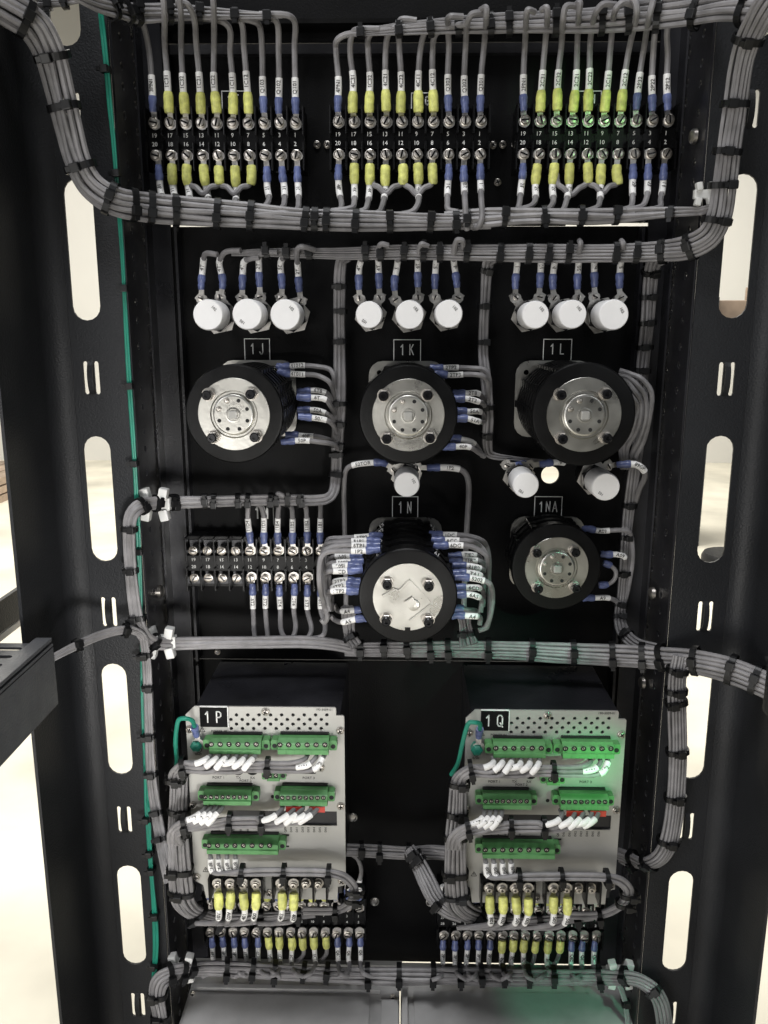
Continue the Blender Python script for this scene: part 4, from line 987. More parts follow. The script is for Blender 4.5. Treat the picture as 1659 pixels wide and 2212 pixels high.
# ------------------------------------------------------------------ relays 1P and 1Q
K2 = 0.24803
def A1(x, y, d=120): return P(384+x*K2, 1453.8+y*K2, d)       # close-up of the upper half of 1P
def A2(x, y, d=120): return P(384+x*K2, 1755.6+y*K2, d)       # close-up of the lower half of 1P
OFFQ = Vector((P(1010, 1532, 120).x-P(405, 1525, 120).x+0.0002, 0, -0.0008))
def relay(letter, off):
    F = 0.120
    def a1(x, y, d=120): return A1(x, y, d)+off
    def a2(x, y, d=120): return A2(x, y, d)+off
    xz = lambda p: (p.x, p.z)
    TL = a1(72, 285); BR = a2(1465, 735)
    x0 = a1(72, 360).x; x1 = a2(1462, 300).x; ztop = a1(500, 285).z; zbot = a2(700, 738).z
    t = thing("protective_relay", f"protective relay 1{letter} with aluminium face and green plug connectors", "relay", ((x0+x1)/2, 0, zbot), "protective relays")
    mb = MB(); mb.cbox(((x0+x1)/2+0.001, -F/2-0.0012, (ztop+zbot)/2-0.001), ((x1-x0)/2-0.0045, F/2-0.0020, (ztop-zbot)/2-0.006), 0.0012); obj("case", mb, M['rail'], t)
    n = 0.0072
    outl = [(x0+n, ztop-0.001), (x0+n+0.001, ztop), (x1-n-0.001, ztop), (x1-n, ztop-0.001), (x1-n, ztop-n-0.0005), (x1-0.001, ztop-n-0.0005), (x1, ztop-n-0.0015), (x1, zbot+0.016), (x1-0.0075, zbot+0.014), (x1-0.008, zbot), (x0+0.010, zbot), (x0+0.008, zbot+0.014), (x0+0.001, zbot+0.018), (x0, zbot+0.03), (x0, ztop-n-0.001), (x0+0.001, ztop-n)]
    holes = []
    r1 = [515, 613, 711, 811, 907, 1006, 1104, 1202, 1300]
    for y, xs in ((357, r1), (397, [467, 565, 663, 761, 860, 957, 1055, 1154, 1252]), (437, r1), (475, [470, 567, 665, 762, 860, 958, 1057, 1155, 1252])):
        for x in xs: q = a1(x, y); holes.append(circ(q.x, q.z, 0.00165, 10))
    wa = a1(440, 1185); wb = a2(1388, 105)
    holes.append([(wa.x, wb.z), (wb.x, wb.z), (wb.x, wa.z), (wa.x, wa.z)])
    obj("face_plate", plate_mb([outl]+holes, F, F+0.0018), M['alu'], t)
    G = 121.9
    for (x, y, u) in ((765, 335, 1), (1415, 500, 1), (105, 487, 1), (1420, 1155, 1), (132, 1145, 1), (1245, 822, 1), (165, 552, 2), (1425, 590, 2), (800, 695, 2)):
        place_screw(t, (a1 if u == 1 else a2)(x, y, G), PSCR, cross=True, scale=1.05)
    # plug connectors
    def plug(X0, X1, Y0, Y1, holes_, hy, fl, f, proud=0.016, name="plug_connector"):
        d = 120+1.8+proud*1000
        a = f(X0, Y0, d); b = f(X1, Y1, d); xx0, xx1, zt_, zb_ = a.x, b.x, f(X0, Y0, 121.8+proud*500).z, b.z
        H = zt_-zb_; F1 = F+0.0018
        prof = [(0, zt_-H*0.02), (proud*0.55, zt_), (proud*0.86, zt_-H*0.20), (proud*0.90, zt_-H*0.24), (proud*0.90, zt_-H*0.57), (proud, zt_-H*0.62), (proud, zt_-H*0.93), (proud*0.9, zb_), (0, zb_)]
        m_ = MB(); nn = len(prof)
        vs = [(X, -(F1+p_[0]), p_[1]) for X in (xx0, xx1) for p_ in prof]
        m_.add(vs, [(i, (i+1) % nn, nn+(i+1) % nn, nn+i) for i in range(nn)]+[list(range(nn))[::-1], [nn+i for i in range(nn)]])
        pl = obj(name, m_, M['plug'], t)
        hb = MB(); hb.box(((xx0+xx1)/2, -F1-0.0014, zt_+0.0002), ((xx1-xx0)/2*0.97, 0.0014, 0.0013)); obj("header", hb, M['void'], pl)
        for s, X in ((-1, xx0), (1, xx1)):
            ear = MB(); zc = zt_-H*0.55; w = fl/2
            e = plate_mb([rrect(X+s*w-w, zc-0.0045, X+s*w+w, zc+0.0050, 0.0016)], F1, F1+proud*0.55); eo = obj("ear", e, M['plug'], pl)
            hh = MB(); hh.lathe([(0, 0.0021), (0.0002, 0.0021)], 12, (X+s*w*1.05, -(F1+proud*0.55+0.0001), zc-0.0006)); obj("ear_hole", hh, M['void'], eo)
        nh = len(holes_); hz = f(holes_[0], hy, d-1.5).z
        for hx in holes_:
            c = f(hx, hy, d-1.5); c.y = -(F1+proud*0.905)
            hh = MB(); rr = min(0.0023, (xx1-xx0)/nh*0.38)
            hh.lathe([(0.0001, rr), (0.0005, rr*1.06), (0.0006, rr*0.9), (0.0002, rr*0.82)], 14, c, cap=True); ho = obj("screw_well", hh, M['void'], pl)
            ss = MB(); ss.lathe([(0.0001, rr*0.60), (0.0005, rr*0.52)], 12, c); ss_o = obj("clamp_screw", ss, M['steel'], pl)
            sl_ = link("slot", SLOT, ss_o, c+Vector((0, 0.0024, 0))-wpos(ss_o), (0, random.uniform(0, 3), 0)); sl_.scale = (0.38, 1, 0.5)
        for i in range(1, nh):
            X = xx0+(xx1-xx0)*i/nh
            rb = MB(); rb.box((X, -(F1+proud+0.0001), zt_-H*0.775), (0.00022, 0.0002, H*0.14)); obj("rib", rb, M['plug'], pl)
        return pl
    plug(268, 722, 560, 716, [292, 370, 447, 525, 605, 683], 620, 0.0070, a1)
    plug(866, 1312, 560, 722, [890, 967, 1047, 1127, 1205, 1282], 624, 0.0070, a1)
    plug(214, 636, 1008, 1162, [240, 290, 340, 390, 440, 490, 542, 593], 1080, 0.0062, a1)
    plug(884, 1302, 1008, 1168, [910, 960, 1013, 1065, 1115, 1165, 1217, 1268], 1086, 0.0062, a1)
    plug(246, 872, 215, 375, [272, 347, 423, 498, 572, 648, 727, 800], 285, 0.0062, a2)
    plug(772, 886, 842, 950, [803, 855], 890, 0.0052, a1, 0.010)
    # sockets behind the wires
    a = a1(280, 790, G); b = a1(432, 872, G)
    mb = MB(); mb.cbox(((a.x+b.x)/2, -F-0.004, (a.z+b.z)/2), ((b.x-a.x)/2, 0.0036, (a.z-b.z)/2), 0.0006); obj("network_socket", mb, M['alu'], t)
    for x in (530, 655):
        c = a1(x, 822, G); mb = MB(); mb.lathe([(0, 0.0056), (0.004, 0.0056), (0.0042, 0.0042), (0.001, 0.004)], 20, c); obj("fibre_socket", mb, M['void'], t)
    a = a1(1068, 815, G); b = a1(1205, 862, G)
    mb = MB(); mb.cbox(((a.x+b.x)/2, -F-0.003, (a.z+b.z)/2), ((b.x-a.x)/2, 0.0026, (a.z-b.z)/2), 0.0008); obj("serial_socket", mb, M['void'], t)
    for (x, y) in ((940, 195), (940, 293)):
        c = a2(x, y, G); mb = MB(); mb.box(c, (0.0032, 0.00012, 0.0008)); obj("slit", mb, M['void'], t)
    c = a1(826, 1076, G); mb = MB(); mb.lathe([(0, 0.0017), (0.00015, 0.0017)], 12, c); obj("pin_hole", mb, M['void'], t)
    for (x0_, x1_) in ((940, 1086), (1146, 1282)):
        a = a1(x0_, 1168, 138); b = a1(x1_, 1216, 138)
        mb = MB(); mb.cbox(((a.x+b.x)/2, -0.1372, (a.z+b.z)/2), ((b.x-a.x)/2, 0.0008, (a.z-b.z)/2), 0.0003); o = obj("red_tag", mb, M['red'], t)
        o['label'] = "red tag under the plug connector"
    # printing
    g = G
    for (s, x, y, sz, an, f) in (("190-3009-01", 1275, 320, 0.0030, 0, a1), ("PORT 1", 355, 912, 0.0034, 0, a1), ("TX", 528, 912, 0.0034, 0, a1), ("RX", 652, 914, 0.0034, 0, a1), ("PORT 2", 590, 940, 0.0034, 0, a1), ("PORT 3", 1140, 915, 0.0034, 0, a1), ("POWER IN", 360, 508, 0.0030, 0, a1), ("GND", 180, 708, 0.0028, 0, a1)):
        text(s, sz, f(x, y, g), M['ink'], t, an)
    for k, s in enumerate(("Q09", "D10", "D11", "D12", "D13", "D14", "D15", "D16")): text(s, 0.0030, a2(938+50*k, 148, g), M['ink'], t, R(-90))
    for k, s in enumerate(("A01", "A02", "A03", "A04", "A05", "A06")): text(s, 0.0028, a2(300+62*k, 150, g), M['ink'], t, R(-90))
    for (x, y, f) in ((213, 495, a1), (243, 497, a2)):
        c = f(x, y, g); mb = MB(); s_ = 0.0026
        tri = [Vector((0, 0, s_)), Vector((-s_, 0, -s_*0.75)), Vector((s_, 0, -s_*0.75))]
        for i in range(3): mb.tube([c+tri[i], c+tri[(i+1) % 3]], 0.00028, 5)
        mb.box(c, (0.0003, 0.0002, 0.0009)); obj("warning_triangle", mb, M['ink'], t)
    c = a1(182, 668, g); mb = MB(); pr = [c+Vector((0.0027*math.cos(R(20*k)), 0, 0.0027*math.sin(R(20*k)))) for k in range(19)]; mb.tube(pr, 0.0003, 5, False); mb.box(c, (0.0015, 0.0002, 0.0003)); mb.box(c+Vector((0, 0, 0.0011)), (0.0003, 0.0002, 0.0011)); obj("earth_symbol", mb, M['ink'], t)
    # earth stud
    c = a1(176, 605, G); mb = MB(); mb.lathe([(0, 0.0054), (0.0080, 0.0054), (0.0094, 0.0040), (0.0098, 0.0018)], 6, c, smooth=False); obj("earth_nut", mb, M['green'], t)
    # screw terminals at the foot of the face
    for (X0, X1, sx) in ((282, 742, (350, 460, 572, 680)), (832, 1302, (900, 1010, 1115, 1225))):
        a = a2(X0, 540, 130); b = a2(X1, 655, 130)
        mb = MB(); mb.cbox(((a.x+b.x)/2, -F-0.0062, (a.z+b.z)/2), ((b.x-a.x)/2, 0.0042, (a.z-b.z)/2), 0.0006); tb_ = obj("terminal_strip", mb, M['block'], t)
        for s in sx:
            c = a2(s, 612, 131); c.y = -F-0.0105; cm = MB(); cm.lathe([(0, 0.0048), (0.0006, 0.0048), (0.0007, 0.004)], 16, c); obj("contact", cm, M['steel'], tb_)
            place_screw(t, c+Vector((0, -0.0030, 0)), SCR, scale=0.88, cross=True)
        for i in range(5):
            X = a.x+(b.x-a.x)*i/4; mb = MB(); mb.cbox((X, -F-0.009, (a.z+b.z)/2-0.0055), (0.0009, 0.0075, (a.z-b.z)/2+0.0055), 0.0003); obj("barrier", mb, M['block'], tb_)
    # name plate fixed on the face
    a = a1(192, 292, 122); b = a1(438, 466, 122)
    npt = thing("name_plate", f"black engraved plate reading 1{letter} on the relay face", "name plate", ((a.x+b.x)/2, -F-0.0018, b.z))
    mb = MB(); mb.box(((a.x+b.x)/2, -F-0.0026, (a.z+b.z)/2), ((b.x-a.x)/2, 0.0008, (a.z-b.z)/2)); obj("plate", mb, M['panel'], npt)
    mb = MB(); e = 0.0004
    mb.box(((a.x+b.x)/2, -F-0.0025, a.z+e), ((b.x-a.x)/2, 0.0008, e)); mb.box((b.x+e, -F-0.0025, (a.z+b.z)/2), (e, 0.0008, (a.z-b.z)/2)); obj("edge", mb, M['white'], npt)
    W = b.x-a.x; H = a.z-b.z; gw = W*0.22
    mb = MB(); strokes(mb, "1"+letter, a.x+W*0.17, b.z+H*0.24, gw, H*0.54, F+0.0034, 0.0011, gw*0.85); obj("engraving", mb, M['white'], npt)
    return t
relay("P", Vector((0, 0, 0))); relay("Q", OFFQ)

# wiring on the relay faces: harness of separate wires with markers
def harness(label, wires, ties, off=Vector((0, 0, 0)), cat="wire bundle"):
    first = A1(*wires[0][0][0]) if len(wires[0][0][0]) == 3 else A1(*wires[0][0][0], 135)
    t = thing("wire_bundle", label, cat, first+off)
    for (path, mk, at_) in wires:
        pts = spline([A1(q[0], q[1], q[2])+off for q in path], 8); acc = arclen(pts)
        obj("wire", MB().tube(pts, 0.0021, 8), M['wire'], t)
        if mk is not None:
            s0 = at_; s1 = at_+0.0132; seg = [at_len(pts, acc, s0+(s1-s0)*k/4) for k in range(5)]
            mo = obj("marker_sleeve", MB().tube(seg, 0.0028, 10), M['marker'], t)
            c = (seg[0]+seg[-1])/2; dv = seg[-1]-seg[0]; ang = math.atan2(-dv.z, dv.x)
            if ang > R(100): ang -= math.pi
            if ang < R(-100): ang += math.pi
            text(mk, min(0.0046, 0.0132/(0.62*len(mk))), c+Vector((0, -0.0029, 0)), M['ink'], mo, ang)
    for (x, y, d, ang, a, b) in ties:
        c = A1(x, y, d)+off; T = Vector((math.cos(R(ang)), 0, math.sin(R(ang)))); N = Vector((0, -1, 0)); S = T.cross(N)
        tie(t, c, T, N, S, a, b, 0.2, 0.0020)
    return t
for let, off in (("P", Vector((0, 0, 0))), ("Q", OFFQ)):
    w = []
    for k, x in enumerate((292, 370, 447, 525, 605, 683)):
        mk = ["IN6", "IN5", "Q501", "Q502", "Q503", "Q50A"][k]
        yy = 742+16*k
        w.append(([(x, 705, 132), (x-12, 728, 138), (x-70, 765+5*k, 148), (x-150, 792+34*(k % 3), 150-5*(k//3)), (60, 782+36*(k % 3), 150-5*(k//3)), (-14+10*(k % 3), 822+30*(k % 3), 148-5*(k//3)), (-60+34*(k % 3), 880+18*(k % 3), 146-5*(k//3)), (-66+36*(k % 3), 970, 143-5*(k//3))], mk, 0.011))
    for k, x in enumerate((1130, 1215, 1280)):
        mk = [None, "S601", "S602"][k]
        w.append(([(x, 712, 130), (x-20, 745, 138), (x-90, 772+34*k, 143), (950, 785+36*k, 142), (780, 785+34*k, 141), (560, 790+30*k, 136), (300, 800+26*k, 135), (60, 812+26*k, 136), (-10, 850+16*k, 137), (-40+24*k, 960, 136)], mk, 0.014 if k == 1 else 0.008))
    harness(f"grey control wires with white markers under the upper plugs of relay 1{let}", w, [(55, 815, 148, 10, 0.0085, 0.006), (-20, 925, 143, 88, 0.0085, 0.0065), (785, 812, 141, 0, 0.0075, 0.0045)], off)
    w = []
    for k, x in enumerate((240, 290, 340, 390)):
        w.append(([(x, 1150, 132), (x-6, 1180, 138), (x-60, 1235, 147), (x-140, 1278+14*k, 149), (60, 1286+30*k, 150), (-24+8*k, 1330+30*k, 148), (-75+32*k, 1400+22*k, 146), (-72+34*k, 1490, 143)], ["AS7", "AC8", "ACD", "A6-1"][k], 0.014))
    for k, x in enumerate((912, 1018, 1090, 1165, 1220)):
        w.append(([(x, 1158, 130), (x-8, 1190, 138), (x-90, 1258, 148), (x-190, 1285+22*(k % 3), 146), (680, 1265+36*(k % 3), 142-5*(k//3)), (430, 1272+35*(k % 3), 141-5*(k//3)), (260, 1300+26*(k % 3), 140-5*(k//3)), (60, 1335+20*(k % 3), 138-4*(k//3)), (0, 1380+12*(k % 3), 138-4*(k//3)), (-20+26*(k % 3), 1490, 137-4*(k//3))], ["S603", "S604", "A608", "S601", "1TM"][k], 0.017))
    harness(f"grey signal wires with slanted white markers across the dark window of relay 1{let}", w, [(70, 1315, 148, 12, 0.008, 0.006), (455, 1300, 142, 0, 0.0085, 0.0048), (735, 1300, 143, 0, 0.0085, 0.0048)], off)
    w = []
    q0 = 1216.8   # rows of the lower close-up in upper close-up units
    for k, x in enumerate((283, 352, 426, 500)):
        w.append(([(x, q0+360, 134), (x+3, q0+400, 137), (x+5, q0+470, 138), (x+14, q0+510, 140), (x+70, q0+530, 142), (640, q0+500+36*(k % 2), 144-5*(k//2)), (1000, q0+498+36*(k % 2), 144-5*(k//2)), (1300, q0+506+36*(k % 2), 144-5*(k//2)), (1450-24*(k % 2), q0+540+30*(k % 2), 143-5*(k//2)), (1545-36*(k % 2), q0+630+10*(k % 2), 140-5*(k//2)), (1550-36*(k % 2), q0+720, 132-5*(k//2)), (1500-28*(k % 2), q0+815-26*(k % 2), 120-4*(k//2)), (1380, q0+868-36*(k % 2), 114-5*(k//2)), (1100, q0+872-36*(k % 2), 108-5*(k//2))], ["8P12", "8P22", "8P31", "8PN1"][k], 0.004))
    harness(f"grey supply wires with four upright markers looping round the foot of relay 1{let}", w, [(560, q0+520, 142, -2, 0.0062, 0.006), (925, q0+518, 142, 0, 0.0062, 0.006), (1315, q0+525, 142, 0, 0.0062, 0.006), (1545, q0+670, 136, 90, 0.008, 0.006), (1535, q0+750, 130, 88, 0.008, 0.006), (1375, q0+858, 113, 5, 0.006, 0.005)], off)
    # yellow terminals
    MK = ["A01", "A02", "401", "400", "403", "402"] if let == 'P' else ["B01", "B02", "501", "500", "503", "502"]
    for k, (x, ys, dx) in enumerate(((350, 612, 8), (460, 612, -4), (572, 612, 10), (680, 612, -6), (900, 612, 4), (1010, 612, 0))):
        p0 = A2(x, ys, 132.5)+off
        pts = [p0, A2(x, ys+110, 136)+off, A2(x+dx, ys+235, 139)+off, A2(x+dx*1.5-6, ys+305, 138)+off, A2(x-50, ys+345, 126)+off, A2(x-190, ys+352, 116)+off]
        pr = []
        for q in pts:
            v = q-CAM; zz = v.dot(fwd); pr.append((CXP+FPX*v.dot(rt)/zz, CYP-FPX*v.dot(upv)/zz, -q.y*1000))
        lead(f"fat yellow sleeved lead marked {MK[k]} at the foot of relay 1{let}", pr, 'Y', mark=MK[k], r=0.0024, mlen=0.0125, t0=0.0085, sl=0.0145, group="yellow leads on the relays")
    # green earth lead
    p0 = A1(176, 605, 127)+off
    rows = [(176, 605, 127.5), (165, 520, 130), (150, 455, 136), (120, 410, 142), (60, 392, 146), (12, 405, 146), (-8, 460, 144), (-12, 600, 140), (-8, 760, 132), (-20, 850, 122)]
    pr = []
    for q in rows:
        w_ = A1(*q)+off; v = w_-CAM; zz = v.dot(fwd); pr.append((CXP+FPX*v.dot(rt)/zz, CYP-FPX*v.dot(upv)/zz, q[2]))
    lead(f"green earth lead with blue sleeve on the stud of relay 1{let}", pr, 'B', r=0.0020, wm=M['green'], name="earth_lead")
    # main riser beside the face
    rp = [(-28, 930, 128, 48*4), (-30, 1100, 128, 50*4), (-36, 1300, 128, 52*4)]
# ------------------------------------------------------------------ wire bundles across the rack
def bun(label, path, n, marks=(), axis=0, **k):
    return bundle(label, path, n, ties=tfrac(path, marks, axis), **k)
b1 = [(-40, -10, 150, 78), (20, 20, 140, 76), (80, 60, 128, 74), (112, 118, 118, 68), (132, 200, 112, 62), (150, 280, 108, 60), (170, 350, 104, 60), (200, 402, 100, 62), (250, 434, 96, 64), (320, 448, 80, 62), (420, 458, 68, 58), (540, 466, 62, 56), (660, 474, 60, 46), (800, 478, 58, 42), (950, 480, 56, 38), (1060, 478, 56, 34)]
bun("thick grey wire bundle curving over the upright and below block 1F", b1, 5, [(1, 40), (1, 122), (1, 232), (1, 360), 238, 285, 325, 380, 470, 542, 660, 680, 705, 768, 842, 930, 985], big=1.2, tie_w=0.0027, wob=0.8)
b1b = [(960, 474, 54, 30), (1060, 470, 58, 38), (1150, 468, 58, 38), (1260, 466, 58, 36), (1370, 464, 58, 30), (1450, 460, 64, 22), (1512, 456, 84, 18), (1545, 446, 100, 16)]
bun("grey wire bundle below block 1H ending at the side bundle", b1b, 3, [1010, 1090, 1175, 1255, 1330, 1450], big=1.2, wob=1.2)
b2 = [(1700, -30, 150, 70), (1655, 15, 140, 66), (1622, 70, 125, 60), (1602, 130, 115, 54), (1588, 220, 108, 52), (1572, 320, 104, 52), (1560, 410, 100, 54), (1550, 470, 98, 56), (1528, 512, 94, 56), (1484, 536, 84, 52), (1420, 544, 64, 44), (1300, 547, 56, 38), (1150, 548, 52, 38), (1000, 546, 50, 36), (860, 545, 48, 30), (750, 548, 46, 26), (650, 547, 46, 22), (560, 546, 44, 16), (500, 548, 44, 10)]
bun("thick grey wire bundle bending from the upright to above the resistors", b2, 6, [(1, 85), (1, 225), (1, 328), (1, 400), (1, 476), 1492, 1432, 1375, 1330, 1228, 1185, 1142, 1080, 1008, 950, 915, 873, 822, 790, 668, 620, 576], big=1.15, tie_w=0.0025, wob=0.8)
b3 = [(1720, 30, 140, 60), (1600, 18, 110, 66), (1500, 26, 80, 64), (1400, 34, 66, 60), (1280, 44, 58, 52), (1160, 50, 54, 46), (1050, 54, 50, 40), (950, 58, 48, 32), (860, 63, 46, 26), (780, 71, 44, 14), (740, 76, 42, 8)]
bun("grey wire bundle above the blocks 1G and 1H", b3, 5, [1610, 1505, 1420, 1356, 1300, 1200, 1100, 1060, 990, 930, 862, 780], big=1.15, tie_w=0.0025, wob=1.0)
b4 = [(150, -18, 130, 30), (220, 12, 110, 40), (290, 28, 80, 42), (360, 28, 66, 36), (440, 31, 58, 28), (540, 33, 54, 18), (610, 34, 52, 10)]
bun("grey wire bundle above block 1F", b4, 4, [242, 272, 295, 365, 432, 508, 577], big=1.2, wob=1.1)
b4c = [(-30, -8, 120, 14), (40, 2, 116, 14), (120, 8, 112, 16), (200, -6, 110, 16)]
bun("two grey wires tied along the top of the upright by the green wires", b4c, 2, [105, 140], wob=1.2)
# vertical runs on the switch panel
v1 = [(752, 552, 40, 24), (737, 566, 32, 24), (734, 640, 26, 26), (733, 760, 24, 26), (733, 880, 26, 28), (729, 960, 24, 26), (725, 1030, 26, 24), (718, 1066, 34, 22), (696, 1079, 42, 24), (600, 1080, 46, 24), (450, 1083, 52, 26), (385, 1085, 58, 28), (330, 1088, 78, 30), (300, 1096, 92, 32), (283, 1118, 98, 30), (279, 1170, 98, 27), (283, 1240, 98, 26), (292, 1310, 97, 28), (302, 1350, 96, 30), (318, 1377, 90, 32), (345, 1389, 78, 32), (410, 1390, 64, 30), (520, 1387, 56, 28), (640, 1386, 54, 28), (720, 1392, 54, 28), (770, 1402, 54, 28)]
bun("grey wire bundle dropping beside switch 1J and looping round block 1M", v1, 3, [(1, 618), (1, 672), (1, 738), (1, 872), (1, 915), (1, 962), (1, 1026), 647, 585, 515, 443, 368, 338, 306, (1, 1142), (1, 1232), (1, 1335), (1, 1385), 378, 462, 536, 597, 622, 652, 728], wob=0.5, thick=0.4)
v2 = [(1068, 556, 40, 20), (1053, 570, 30, 24), (1047, 650, 24, 22), (1045, 760, 24, 22), (1050, 820, 28, 24), (1054, 900, 28, 24), (1052, 960, 24, 22), (1060, 982, 22, 16), (1110, 990, 20, 9), (1180, 996, 20, 7)]
bun("thin grey wire bundle between switches 1K and 1L", v2, 3, [(1, 584), (1, 662), (1, 740), (1, 880), (1, 940)], wob=0.9)
v3 = [(1440, 552, 50, 30), (1412, 566, 36, 34), (1404, 600, 26, 32), (1398, 700, 22, 30), (1388, 800, 20, 28), (1384, 900, 18, 26), (1374, 980, 18, 26), (1364, 1060, 18, 25), (1356, 1130, 18, 24), (1350, 1200, 18, 24), (1343, 1280, 18, 22), (1338, 1330, 22, 24), (1345, 1362, 32, 28), (1372, 1388, 46, 28), (1420, 1400, 56, 24)]
bun("grey wire bundle running down past the switches 1L and 1NA", v3, 4, [(1, 585), (1, 642), (1, 698), (1, 750), (1, 800), (1, 1092), (1, 1160), (1, 1238), (1, 1305), (1, 1333), (1, 1372)], wob=0.8)
# main trunk under the switches
tr_ = [(745, 1402, 52, 30), (800, 1402, 54, 34), (900, 1402, 56, 36), (1000, 1401, 58, 38), (1100, 1403, 60, 42), (1200, 1408, 62, 48), (1300, 1413, 66, 50), (1400, 1418, 76, 52), (1480, 1424, 98, 56), (1560, 1440, 118, 60), (1620, 1462, 132, 60), (1700, 1500, 150, 60)]
bun("thick grey wire trunk running below the switches 1N and 1NA", tr_, 6, [780, 830, 880, 930, 968, 1054, 1148, 1238, 1322, 1388, 1432, 1502, 1580, 1632], big=1.2, tie_w=0.0026, wob=0.7)
bun("short grey wire drop from switch 1N to the trunk on the side of plate 1NA", [(1000, 1318, 60, 34), (1004, 1345, 56, 26), (1008, 1372, 56, 32), (1014, 1396, 62, 44)], 5, [(1, 1368)], wob=0.8)
bun("short grey wire drop from switch 1N to the trunk on the side of block 1M", [(752, 1310, 60, 34), (752, 1345, 54, 28), (756, 1372, 54, 26), (770, 1396, 60, 30)], 4, [(1, 1378)], wob=0.8)
bun("three pale grey wires branching from the upright to the ventilated beam", [(60, 1452, 190, 17), (115, 1420, 170, 18), (170, 1392, 148, 20), (230, 1368, 122, 20), (280, 1360, 106, 20), (308, 1372, 98, 18), (318, 1395, 92, 14)], 3, [165, 270], wob=0.6, thick=0.4)
lv = [(309, 1372, 96, 16), (316, 1420, 92, 19), (320, 1500, 90, 19), (323, 1600, 90, 20), (327, 1680, 92, 22), (337, 1750, 96, 24), (348, 1810, 106, 26), (358, 1860, 116, 26), (368, 1905, 122, 26)]
bun("pale grey wires running down the upright beside relay 1P", lv, 3, [(1, 1414), (1, 1485), (1, 1590), (1, 1672), (1, 1755), (1, 1812)], wob=0.5, thick=0.4)
# green earth wires
g1 = [(216, 8, 86, 12), (221, 60, 84, 13), (230, 150, 84, 12), (238, 230, 84, 12), (246, 300, 84, 10), (252, 380, 84, 9), (259, 480, 84, 10), (267, 600, 84, 9), (274, 720, 84, 10), (281, 850, 84, 10), (290, 980, 84, 11), (296, 1090, 83, 10), (302, 1230, 83, 9), (306, 1370, 83, 9), (310, 1520, 83, 9), (314, 1640, 84, 10), (317, 1730, 85, 12), (322, 1800, 86, 10), (329, 1900, 86, 10), (335, 2000, 86, 13), (336, 2060, 86, 12), (333, 2120, 86, 10)]
bun("green earth wires tied down the inner edge of the upright", g1, 2, [(1, 152), (1, 376), (1, 623), (1, 834), (1, 1000), (1, 1190), (1, 1417), (1, 1592), (1, 1768), (1, 1840), (1, 1878), (1, 1975), (1, 2083)], wm=M['green'], layers=2, wob=0.9, thick=0.7)
# relay risers
for let, ox, oy in (("P", 0, 0), ("Q", 601, 7)):
    k1 = 1 if let == "P" else 0
    rz = [(389+ox, 1672+oy, 124, 36), (387+ox, 1740+oy, 124, 40), (386+ox-3*(1-k1), 1800+oy, 126, 46), (388+ox-6*(1-k1), 1860+oy, 128, 50), (392+ox-8*(1-k1), 1910+oy, 126, 52), (400+ox-8*(1-k1), 1948+oy, 118, 50), (430+ox, 1972+oy, 104, 44), (490+ox, 1985+oy, 92, 34), (580+ox, 1980+oy, 90, 26), (680+ox, 1972+oy, 92, 20)]
    bun(f"grey wire riser standing beside the face of relay 1{let}", rz, 6, [(1, 1752+oy), (1, 1800+oy), (1, 1878+oy), (1, 1922+oy), 425+ox, 475+ox, 565+ox, 645+ox], big=1.2, tie_w=0.0026, wob=0.9)
# right hand drop
rd = [(1470, 1415, 100, 40), (1462, 1460, 100, 40), (1461, 1530, 98, 40), (1463, 1620, 97, 41), (1460, 1700, 97, 40), (1453, 1770, 96, 40), (1442, 1820, 94, 42), (1424, 1850, 88, 42), (1396, 1864, 78, 38), (1366, 1856, 62, 40), (1340, 1846, 50, 40)]
bun("thick grey wire bundle dropping from the trunk beside relay 1Q", rd, 6, [(1, 1448), (1, 1492), (1, 1517), (1, 1622), (1, 1722), (1, 1815), 1402, 1368], big=1.15, tie_w=0.0025, wob=0.6)
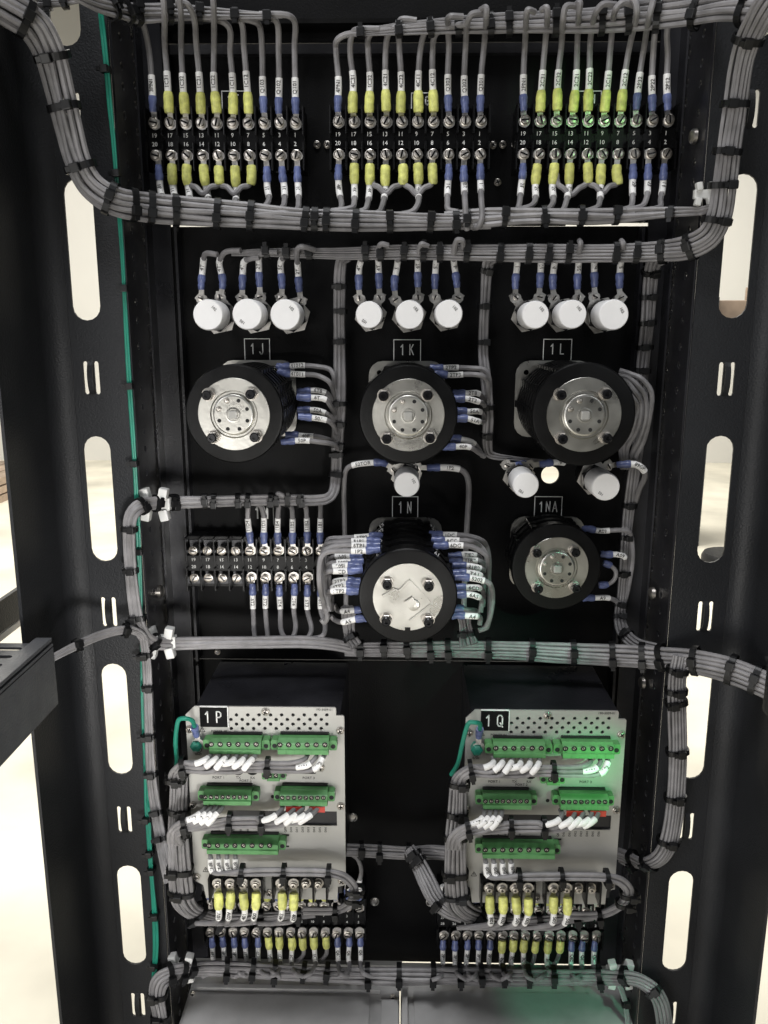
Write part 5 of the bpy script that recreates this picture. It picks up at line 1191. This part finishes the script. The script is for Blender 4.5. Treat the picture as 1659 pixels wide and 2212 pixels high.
# between the relays
bun("grey wire bundle crossing the panel between the relays", [(740, 1834, 50, 30), (800, 1836, 46, 30), (880, 1840, 46, 30), (930, 1838, 50, 34), (975, 1842, 60, 36)], 5, [780, 820, 882], big=1.2, wob=0.9)
bun("dark tied wire bundle slanting down to the riser of relay 1Q", [(884, 1832, 56, 26), (905, 1866, 66, 36), (922, 1900, 78, 42), (940, 1934, 90, 44), (965, 1962, 100, 40), (1000, 1978, 104, 34)], 6, [(1, 1848), (1, 1862), (1, 1952)], big=1.3, wob=0.9)
lead("single grey lead with a white marker beside the face of relay 1P", [(777, 1960, 40), (777, 1935, 42), (778, 1910, 46), (780, 1880, 46), (774, 1856, 46), (760, 1845, 48)], 'B', mark="1T", r=0.0022)
# lower harness
lh = [(352, 2260, 96, 36), (346, 2190, 96, 34), (340, 2145, 96, 36), (350, 2114, 94, 40), (384, 2096, 84, 40), (440, 2090, 70, 38), (520, 2092, 62, 38), (620, 2098, 58, 38), (740, 2104, 58, 40), (860, 2106, 58, 44), (980, 2106, 58, 44), (1100, 2108, 58, 42), (1220, 2110, 60, 40), (1310, 2108, 66, 38), (1372, 2112, 80, 36), (1410, 2136, 92, 36), (1428, 2170, 96, 38), (1440, 2260, 96, 38)]
bun("long grey wire bundle along the top of the galvanised chassis", lh, 5, [(1, 2200), (1, 2150), 366, 395, 412, 490, 546, 594, 656, 706, 795, 862, 935, 994, 1040, 1088, 1142, 1196, 1296, 1350, 1412, (1, 2196)], big=1.2, tie_w=0.0026, wob=0.9)
bun("thin grey wires hanging at the corner of the plain chassis", [(1322, 2105, 66, 10), (1342, 2135, 70, 12), (1352, 2170, 74, 12), (1356, 2240, 76, 12)], 2, [(1, 2165)], wob=1.2)
# white nylon saddle mounts
def saddle(label, x, y, d, k=1.0):
    c = P(x, y, d); t = thing("tie_saddle", label, "saddle", c, "white nylon tie saddles")
    mb = MB(); mb.cbox(c, (0.0135*k, 0.0042*k, 0.0058*k), 0.0015*k); obj("base", mb, M['nylon'], t)
    for sx in (-0.0082, 0.0082):
        for sz in (-1, 1):
            mb = MB(); mb.cbox(c+Vector((sx, -0.0030, sz*0.0098))*k, (0.0040*k, 0.0048*k, 0.0052*k), 0.0018*k, Matrix.Rotation(R(12*sx/abs(sx)*sz), 3, 'Y')); obj("horn", mb, M['nylon'], t)
saddle("white nylon tie saddle where the bundle turns above block 1M", 337, 1088, 70)
saddle("white nylon tie saddle below block 1M", 350, 1385, 70)
saddle("white nylon tie saddle under relay 1P beside the green wires", 394, 2085, 74)
saddle("white nylon tie saddle at the corner under relay 1Q", 1338, 2100, 62)
saddle("white nylon tie saddle where two bundles meet below block 1H", 1520, 420, 84, 0.6)
